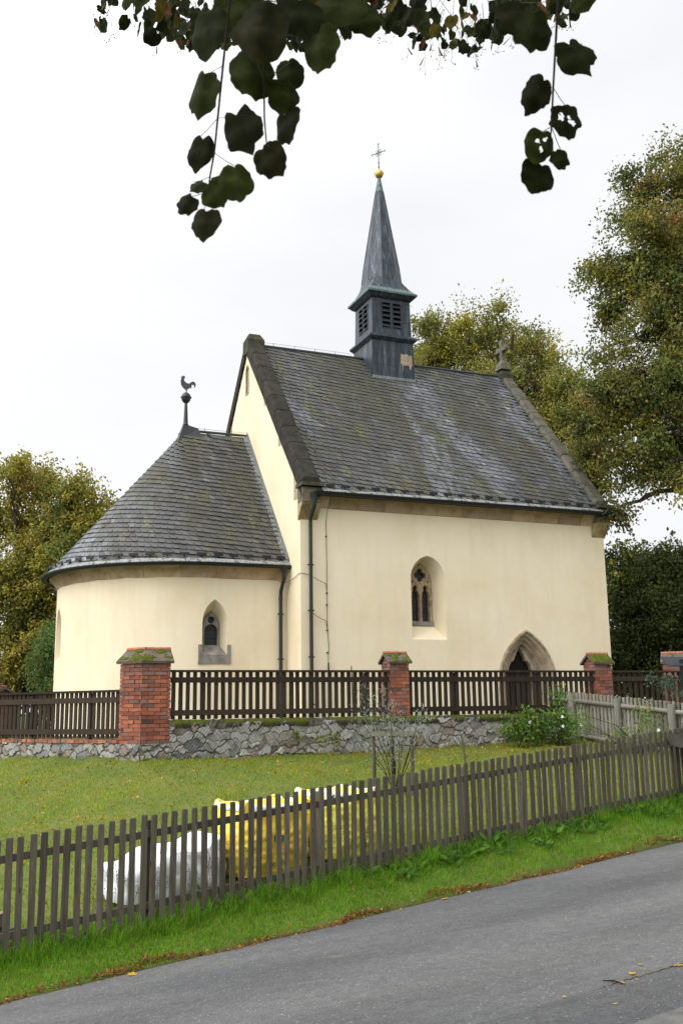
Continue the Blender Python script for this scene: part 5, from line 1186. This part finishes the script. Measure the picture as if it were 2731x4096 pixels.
# ---- willow sapling with its stake frame, single stakes
fx, fy = to_xy(6.92, 3.0); fz = at(fx, fy)
sf = thing('stake_frame', 'three grey stakes with a crossbar supporting the willow sapling', 'tree support', (fx, fy, fz))
for (dx, dy, h_) in ((-.31, 0, 1.02), (.02, .34, .95), (.31, .02, 1.02)):
    MB().tube([(dx, dy, -.1), (dx+.012, dy, h_*.5), (dx, dy, h_)], [.032, .03, .026], 8).build('stake', M['grey'], sf, 60)
MB().box((0, -.04, 1.0), (.67, .025, .07)).build('crossbar', M['pale'], sf)
ws = thing('willow_sapling', 'young silver-leaved willow growing between three stakes on the lawn', 'tree', (fx+.03, fy+.12, at(fx, fy+.12)))
r = np.random.default_rng(61); stm = MB(); P, Dd = [], []
for i in range(15):
    th = r.uniform(0, 2*PI); sp = r.uniform(.12, .78); h_ = r.uniform(.85, 1.72); p = [np.array([0, 0, 0]), np.array([math.cos(th)*sp*.3, math.sin(th)*sp*.3, h_*.35]), np.array([math.cos(th)*sp*.75-.08, math.sin(th)*sp*.75, h_*.72]), np.array([math.cos(th)*sp-.1, math.sin(th)*sp, h_])]
    stm.tube(p, [.009, .007, .004, .0015], 5)
    for j in range(105):
        t = 3-2.0*r.random()**1.2; k = min(int(t), 2); q = p[k]+(p[k+1]-p[k])*(t-k); ax = unit(p[k+1]-p[k]); d = unit(r.normal(size=3)*.8+ax*.9); P.append(q+r.normal(0, .06, 3)); Dd.append(d)
stm.build('stems', M['twig'], ws)
V, F = leaf_cloud(np.array(P), np.array(Dd), r.uniform(.05, .10, len(P)), .013, .1); c = np.array([(.24, .27, .20), (.14, .17, .09), (.36, .38, .33)])[r.integers(0, 3, len(P))]*r.uniform(.6, 1.2, (len(P), 1)); np_mesh('foliage', V, F, M['leaf'], ws, np.repeat(c, 4, 0))
sx, sy = to_xy(8.82, 3.5); tag(MB().tube([(sx+.05, sy, at(sx, sy)-.1), (sx+.02, sy, at(sx, sy)+.4), (sx-.03, sy, at(sx, sy)+.78)], [.024, .022, .016], 7).build('wooden_stake', M['grey'], None, 60), 'thin leaning wooden stake standing alone on the lawn', 'stake')
hx = ray_at(808, 1560, 22.9); vs = MB().tube([(hx[0]+.02, hx[1], 1.1), (hx[0], hx[1], 2.3), (hx[0]-.01, hx[1], 2.60)], [.02, .017, .012], 7); tag(vs.build('garden_stake', M['grey'], None, 60), 'thin dark stake poking up behind the dark board fence left of the middle pillar', 'stake')
# ---- rose bush, vine and brambles
def bush(name, label, blobs, leaf, n, pal, seed, base, flowers=0, cat='bush', clump=.22, width=.7, stems=16):
    r = np.random.default_rng(seed); root = thing(name, label, cat, base); root.location = (0, 0, 0); P = []; w_ = np.array([b[1][0]*b[1][2] for b in blobs]); w_ /= w_.sum(); sm = MB(); fl_ = []
    for (c, rd), k in zip(blobs, w_):
        m = max(1, int(round(k*n/45))); d = unit(r.normal(size=(m, 3)))*r.random((m, 1))**.45*np.array(rd)+np.array(c)
        for q in d:
            P.append(q+r.normal(0, clump*.5, (45, 3))); 
            if r.random() < stems/60: b_ = np.array(base)+np.array([r.normal(0, .15), r.normal(0, .1), 0]); sm.tube([b_, (b_+q)/2+r.normal(0, .06, 3)+np.array([0, 0, .1]), q], [.010, .007, .004], 5)
            if flowers and r.random() < flowers: fl_.append(q+r.normal(0, .12, 3)+np.array([0, -.16, .05]))
    P = np.concatenate(P); Dd = unit(r.normal(size=P.shape)+np.array([0, -.3, -.2])); V, F = leaf_cloud(P, Dd, leaf*r.uniform(.6, 1.3, len(P)), leaf*width*r.uniform(.7, 1.2, len(P)), .15)
    c = gcol(len(P), r, [p[1] for p in pal], [p[0] for p in pal]); np_mesh('foliage', V, F, M['leaf'], root, np.repeat(c, 4, 0)); sm.build('stems', M['twig'], root)
    for q in fl_[:26]:
        f = MB()
        for t in range(5): a_ = t*2*PI/5; f.add([q, q+np.array([.03*math.cos(a_-.45), -.008, .03*math.sin(a_-.45)]), q+np.array([.036*math.cos(a_), -.004, .036*math.sin(a_)]), q+np.array([.03*math.cos(a_+.45), -.008, .03*math.sin(a_+.45)])], [(0, 1, 2, 3)])
        f.build('flower', M['petal'], root)
    rebase(root, base); return root
rb_ = px_blobs([(1240, 1668, 32, 20), (1275, 1655, 28, 25), (1225, 1692, 30, 14), (1305, 1672, 16, 28), (1285, 1608, 9, 22), (1290, 1700, 28, 10)], 22.4, .2, 21)
b_ = ray_at(1270, 1715, 22.3); bush('rose_bush', 'green rose bush with small white flowers against the rubble wall and garden fence', rb_, .06, 3000, [(4, (.08, .17, .03)), (2, (.13, .24, .035)), (1.5, (.05, .11, .025)), (.5, (.28, .29, .04))], 71, (b_[0], b_[1], at(b_[0], b_[1])), .12)
rb_ = px_blobs([(1200, 1680, 35, 22), (1215, 1655, 18, 20), (1175, 1690, 18, 14)], 22.25, .1, 22); b_ = ray_at(1200, 1710, 22.2)
bush('hazel_shrub', 'low shrub with large lime-green leaves left of the rose bush', rb_, .085, 900, [(3, (.10, .18, .03)), (2, (.17, .21, .035)), (1, (.06, .12, .025))], 72, (b_[0], b_[1], at(b_[0], b_[1])), 0, 'shrub', .2, .85)
rb_ = px_blobs([(1430, 1690, 35, 22), (1480, 1650, 22, 35), (1500, 1690, 45, 20), (1340, 1660, 14, 40), (1540, 1690, 30, 25), (1415, 1710, 20, 15)], 20.2, .5, 23); b_ = ray_at(1460, 1720, 20.3)
bush('bramble', 'sparse bramble with thin green stems growing through the garden fence', rb_, .06, 1500, [(3, (.11, .19, .05)), (2, (.16, .21, .04)), (1, (.28, .24, .05))], 73, (b_[0], b_[1], at(b_[0], b_[1])), .1, 'bramble', .22, .6, 30)
rb_ = px_blobs([(1530, 1570, 30, 8), (1560, 1590, 22, 12), (1500, 1565, 20, 6)], 20.9, .1, 24); b_ = ray_at(1575, 1700, 20.9)
bush('rose_shoot', 'arching blue-green rose shoot in front of the notice board post', rb_, .07, 330, [(3, (.06, .10, .065)), (1, (.08, .13, .08))], 74, (b_[0], b_[1], at(b_[0], b_[1])), 0, 'rose', .14, .6, 30)
rb_ = px_blobs([(690, 1695, 14, 22), (745, 1700, 10, 12), (770, 1692, 12, 12), (600, 1738, 22, 8)], 21.1, .1, 25); b_ = ray_at(690, 1725, 21.1)
bush('ivy_plant', 'small yellowing climbing plant at the foot of the rubble wall', rb_, .075, 110, [(2, (.26, .23, .03)), (2, (.10, .17, .03))], 75, (b_[0], b_[1], at(b_[0], b_[1])), 0, 'plant', .16, .8, 20)

# ---- road details at the lower right, fallen leaves, twig
def road_px(u, v, lift=0):
    q = cm3 @ np.array([(u-784)/FPX, -(v-1176)/FPX, -1.0]); o = np.array([0, 0, EYE]); n_ = np.array([-.1161, .0531, 1.0]); t = -(n_ @ o-.004)/(n_ @ q); return o+q*t+np.array([0, 0, lift])
p1, p2 = road_px(1240, 2310), road_px(1568, 2214); dv = p2-p1; e1, e2 = p1-dv*2.5, p2+dv*3; sidev = road_px(1500, 2352)-road_px(1500, 2300); sidev = sidev/np.linalg.norm(sidev)
def strip(name, a, b, w0, w1, lift, mat, n=60, wob=.02, kind='structure', tone=1.0):
    V = []
    for k in range(n):
        p = a+(b-a)*k/(n-1); j = wob*(math.sin(k*1.3)+math.sin(k*3.1+1)*.6); j2 = wob*(math.sin(k*1.7+2)+math.sin(k*2.7)*.6); V += [p+sidev*(w0+j)+np.array([0, 0, lift]), p+sidev*(w1+j2)+np.array([0, 0, lift])]
    i = np.arange(n-1)*2; o = np_mesh(name, V, np.stack([i, i+1, i+3, i+2], -1), mat, None, np.full((len(V), 3), tone)); o['kind'] = kind; return o
strip('side_road', e1, e2, .02, 6, .004, M['asphalt'], 60, .015, tone=.86); sm0 = p1+dv*.42; strip('road_seam', sm0, e2, -.02, .03, .008, M['dirt'], 200, .022)
q1, q2 = road_px(1474, 2350), road_px(1568, 2318); dq = q2-q1
strip('pavement', q1-dq*6, q2+dq*12, 0, 5, .012, M['concrete'], 40, .004)
def leaf_mesh(name, mat, R=1, lob=3, n=30, holes=0, seed=0, cup=.12, tip=.35, serr=.04, heart=.25):
    """heart-shaped or lobed blade in the x/z plane hanging along -z from its stalk at the origin; unit length"""
    r = np.random.default_rng(seed); nr = 6; V = [(0, 0, -.45)]; F = []
    sk = r.normal(0, .06); lump = sum(r.normal(0, .035)*np.sin(np.arange(n)*2*PI/n*f+r.uniform(0, 6)) for f in (2, 3, 5, 7))
    for k in range(1, nr+1):
        for i in range(n):
            th = 2*PI*i/n; a = abs((th+PI) % (2*PI)-PI)/PI     # 0 at tip (down), 1 at stalk (up)
            rad = .50*(1+lump[i % n]+tip*max(0, 1-a*7)**1.5+.06*math.sin(a*PI)-heart*max(0, (a-.86)/.14)**1.3)
            if lob: rad *= 1+.22*math.cos(th*5)*(.5+.5*(1-a))
            rad *= 1+serr*(r.random()-.5)*2*(k == nr)
            q = k/nr*rad; x, z = q*math.sin(th), -q*math.cos(th); V.append((x*(.96+sk), cup*(abs(x)**1.3*1.3+z*z*.9)+.03*math.sin(x*9+seed)+.02*math.sin(z*11), -.45+z))
    for i in range(n): F.append((0, 1+(i+1) % n, 1+i))
    for k in range(nr-1):
        for i in range(n):
            F.append((1+k*n+i, 1+k*n+(i+1) % n, 1+(k+1)*n+(i+1) % n, 1+(k+1)*n+i))
    if holes:
        hs = r.uniform(-.28, .28, (holes, 2)); Va = np.array(V); keepF = []
        for f in F:
            c_ = Va[list(f)].mean(0); 
            if all(math.hypot(c_[0]-h_[0], c_[2]+.45-h_[1]) > .065 for h_ in hs): keepF.append(f)
        F = keepF
    return V, F
fl_lab = [('yellow_fallen', 'bright yellow fallen leaf on the asphalt by the grass edge')]
def fallen(u, v, sz, col, label, lob, seed):
    V, F = leaf_mesh('l', None, 1, lob, 20, 0, seed, .25); V = np.array(V); V = np.stack([V[:, 0], V[:, 2]+.45, V[:, 1]*1.0], -1)*sz; mb = MB(); mb.add(V, F, col); mb.tube([(0, sz*.4, .003), (.1*sz, sz*.8, .006)], sz*.012, 4, np.array(col)*.5)
    o = mb.build('fallen_leaf', M['leaf']); p = road_px(u, v); o.location = p+np.array([0, 0, .008]); o.rotation_euler = (.08, -.12, seed*1.7); tag(o, label, 'leaf', 'fallen leaves on the road'); return o
YL = (.62, .38, .05); TN = (.50, .34, .17)
for i, (u, v, s_, c_, lb) in enumerate(((302, 2242, .075, YL, 'large yellow fallen leaf at the asphalt edge, leftmost on the road'), (497, 2188, .05, YL, 'small yellow fallen leaf at the asphalt edge below the large yellow bag'), (1022, 2067, .07, YL, 'bright yellow fallen leaf at the asphalt edge below the fence middle'), (1075, 2052, .05, TN, 'pale tan fallen leaf on the asphalt right of the brightest yellow leaf'),
      (1296, 2294, .035, TN, 'pale tan fallen leaf alone on the asphalt, left of the twig'), (1469, 2219, .03, YL, 'tiny ochre fallen leaf above the others near the bottom right corner'), (1452, 2240, .05, YL, 'curled yellow leaf on the asphalt right of the twig'), (1428, 2262, .032, YL, 'small ochre leaf lying at the right end of the twig'), (1462, 2254, .03, TN, 'tiny tan leaf just below the curled yellow leaf'), (1560, 2222, .05, YL, 'ochre fallen leaf on the road seam at the right edge'), (1412, 2310, .026, TN, 'tiny tan leaf on the dark side road, near the bottom right corner'))):
    fallen(u, v, s_, c_, lb, 3 if i in (0, 2) else 0, i+1)
a_, b_ = road_px(1385, 2258), road_px(1436, 2266); tag(MB().tube([a_+[0, 0, .012], (a_+b_)/2+[0, .01, .02], b_+[0, 0, .012]], [.004, .006, .003], 6).build('fallen_twig', M['twig']), 'thin brown twig lying on the asphalt near the bottom right corner', 'twig')

# ---- linden branch hanging into the top of the picture
lt = thing('linden_tree', 'linden tree whose dark backlit leaves hang down into the top of the picture', 'tree', (2.6, -3.2, float(z_road(*to_as(2.6, -3.2)))))
lt.location = (0, 0, 0); t0 = np.array([2.6, -3.2, .1]); tk = MB(); tk.tube([t0+[0, 0, -.5], t0+[.05, .1, 2], t0+[0, .3, 4], t0+[-.1, .6, 7]], [.42, .34, .28, .16], 12); tk.build('trunk', M['bark'], lt, 60)
lb = MB(); lb.tube([t0+[0, .3, 4.0], np.array([1.4, .2, 4.9]), np.array([.4, 2.2, 4.45]), ray_at(640, -330, 3.2), ray_at(420, -260, 4.6)], [.13, .09, .05, .025, .012], 8)
lb.tube([np.array([1.4, .2, 4.9]), np.array([1.2, 2.2, 4.5]), ray_at(1200, -300, 3.2), ray_at(1250, -240, 5.5)], [.08, .05, .03, .012], 8); lb.build('limb', M['bark'], lt, 60)
def hang(depth, stem, leaves, seed):
    """a twig with its leaves: stem pixel points, leaves (u, v, width, height, turn)"""
    tw = MB(); P = [ray_at(u, v, depth) for u, v in stem]; tw.tube(P, list(np.linspace(.0042, .0018, len(P))), 6); o = tw.build('hanging_twig', M['twig'], lt)
    for i, (u, v, w_, h_, turn, hl, dd) in enumerate(leaves):
        d = depth+dd; c = ray_at(u, v, d); sz = h_*d/FPX; sx_ = w_/h_*1.04; V, F = leaf_mesh('l', None, 1, 0, 34, hl, seed*50+i, .20, .30, .055, .3); V = np.array(V)+[0, 0, .45]; V[:, 0] *= sx_
        ya = rng.normal(0, .35); ca, sa = math.cos(turn), math.sin(turn); Rz = np.array([[math.cos(ya), -math.sin(ya), 0], [math.sin(ya), math.cos(ya), 0], [0, 0, 1]]); Ry = np.array([[ca, 0, sa], [0, 1, 0], [-sa, 0, ca]]); V = V @ (Ry @ Rz).T*sz*1.12+c
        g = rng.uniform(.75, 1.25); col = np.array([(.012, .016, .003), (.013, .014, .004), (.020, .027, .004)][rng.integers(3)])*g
        mb = MB(); mb.add(V, F, col); st_p = min(P, key=lambda p: np.linalg.norm(p-(c+np.array([0, 0, sz*.6])))); top_ = c+np.array([sa*sz*.33*-1, 0, ca*sz*.36]); mb.tube([top_, (top_+st_p)/2+np.array([0, 0, -.003]), st_p], .0011, 4, (.06, .06, .02))
        mb.build('leaf', M['backlit'], o, 180)
hang(2.3, [(540, -260), (528, 0), (512, 150), (500, 270), (492, 350), (482, 405), (478, 440)], [(463, 207, 80, 112, .15, 0, .02), (553, 293, 96, 108, -.35, 0, -.02), (458, 345, 62, 88, .2, 0, .03), (543, 412, 72, 92, -.15, 0, -.02), (492, 440, 75, 66, -.5, 0, .02), (455, 425, 50, 42, .9, 0, .05), (430, 466, 50, 52, .5, 0, -.03), (470, 508, 70, 74, .1, 0, .03), (475, 65, 100, 125, .1, 0, .05)], 1)
hang(2.25, [(600, -280), (602, 0), (606, 180), (607, 270), (612, 330)], [(580, 160, 108, 120, -.1, 0, 0), (618, 363, 88, 74, -.6, 0, .02), (653, 285, 80, 84, -.1, 0, .05), (650, 215, 72, 84, .05, 0, .02), (665, 165, 62, 80, -.1, 0, .06), (735, 98, 84, 120, .1, 0, -.03), (600, 60, 120, 150, .2, 0, -.1), (690, 30, 110, 110, -.2, 0, -.05), (780, 10, 110, 100, .3, 0, .1), (838, 45, 75, 70, -.3, 0, .15), (540, 20, 110, 110, -.3, 0, .2)], 2)
hang(2.4, [(1290, -260), (1281, 0), (1275, 110), (1270, 200), (1266, 290), (1262, 340)], [(1323, 123, 88, 96, -.55, 0, .02), (1235, 210, 74, 96, .5, 0, -.02), (1300, 271, 74, 84, -.1, 6, .03), (1240, 328, 62, 82, .3, 3, -.02), (1237, 402, 80, 74, .35, 0, .02), (1284, 362, 36, 50, -.4, 0, .05), (1228, 60, 90, 110, .2, 0, .03), (1340, 0, 72, 45, -.3, 0, .05), (1190, 30, 80, 90, -.2, 0, .2)], 3)
r = np.random.default_rng(81); fb = MB(); nb_ = MB()
def bound(u):   # lower edge of the leafy band
    return np.interp(u, [225, 260, 330, 400, 430, 520, 620, 700, 790, 830, 880, 940, 1000, 1040, 1090, 1140, 1180, 1230, 1290, 1380], [55, 75, 85, 95, 110, 100, 100, 110, 60, 62, 55, 95, 115, 105, 130, 95, 70, 60, 55, -20])
k = 0
while k < 560:
    u = r.uniform(225, 1330); bt = bound(u); v = bt-abs(r.normal(0, 1))*70
    if v < -190 or (u < 330 and r.random() < .75) or (800 < u < 1240 and v > 60 and r.random() < .4): continue
    d = r.uniform(3.6, 7.5) if v < 70 else r.uniform(5, 8); sz = r.uniform(.055, .11); V, F = leaf_mesh('l', None, 1, 0, 16, 0, k, .2, .3, .05, .3); V = np.array(V)+[0, 0, .45]; V[:, 0] *= r.uniform(.6, 1.05); ya = r.uniform(0, 2*PI); tn = r.normal(0, .5)
    Rz = np.array([[math.cos(ya), -math.sin(ya), 0], [math.sin(ya), math.cos(ya), 0], [0, 0, 1]]); Ry = np.array([[math.cos(tn), 0, math.sin(tn)], [0, 1, 0], [-math.sin(tn), 0, math.cos(tn)]]); c = ray_at(u, v, d)
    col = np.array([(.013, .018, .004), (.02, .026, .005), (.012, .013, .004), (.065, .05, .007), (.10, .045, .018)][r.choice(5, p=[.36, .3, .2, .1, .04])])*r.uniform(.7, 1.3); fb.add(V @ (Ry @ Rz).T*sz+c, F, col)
    st_p = c+np.array([r.normal(0, .05), 0, sz*.5+r.uniform(.05, .16)]); fb.tube([c+[0, 0, sz*.4], st_p], .0014, 3, (.05, .045, .02)); k += 1
fb.build('foliage', M['backlit'], lt, 180)
n = 9000; X = r.uniform(-4.5, 5.5, n); Y = r.uniform(-4, 6.5, n); Z = EYE+np.maximum(0, Y)*.86+1.1+r.uniform(0, 3.5, n)+np.maximum(0, -Y)*.2; kk = mnoise
keepc = np.array([mnoise.noise((a*.7, b*.7, c_*.7)) > -.12 for a, b, c_ in zip(X, Y, Z)]); Pc = np.stack([X, Y, Z], -1)[keepc]; V, F = leaf_cloud(Pc, unit(r.normal(size=Pc.shape)*.6+np.array([0, 0, -.7])), .13*r.uniform(.7, 1.2, len(Pc)), .10)
np_mesh('crown', V, F, M['leaf'], lt, np.repeat(gcol(len(Pc), r, [OL, DG, MG], [2, 2, 3]), 4, 0))  # rest of the linden crown overhead, out of view, added to shade the hanging leaves
# flower stalks with little nutlets and dry bracts
for k in range(90):
    nb_ = MB(); u = r.uniform(175, 1340); v = bound(u)+r.uniform(-45, 45 if u > 300 else 15)
    if 430 < u < 720 and v > 60: continue
    d = r.uniform(5, 7.5); c = ray_at(u, v, d); nb_.tube([c+[0, 0, .12], c+[.01, 0, .05], c], .0011, 3, (.05, .045, .02))
    for j in range(r.integers(2, 5)): e_ = c+np.array([r.normal(0, .022), r.normal(0, .02), -abs(r.normal(0, .02))]); nb_.tube([c, e_], .0009, 3, (.05, .045, .02)); nb_.lathe([(0, -.005), (.005, 0), (0, .005)], e_, 5, (.03, .025, .015))
    if r.random() < .45: b0_ = c+[0, 0, .06]; e_ = b0_+np.array([r.normal(0, .03), 0, -.06]); s_ = np.array([.007, 0, .002]); nb_.add([b0_-s_*.4, b0_+s_*.4, e_+s_, e_-s_], [(0, 1, 2, 3)], (.16, .10, .03))
    nb_.build('fruit_stalk', M['backlit'], lt)
rebase(lt, t0)
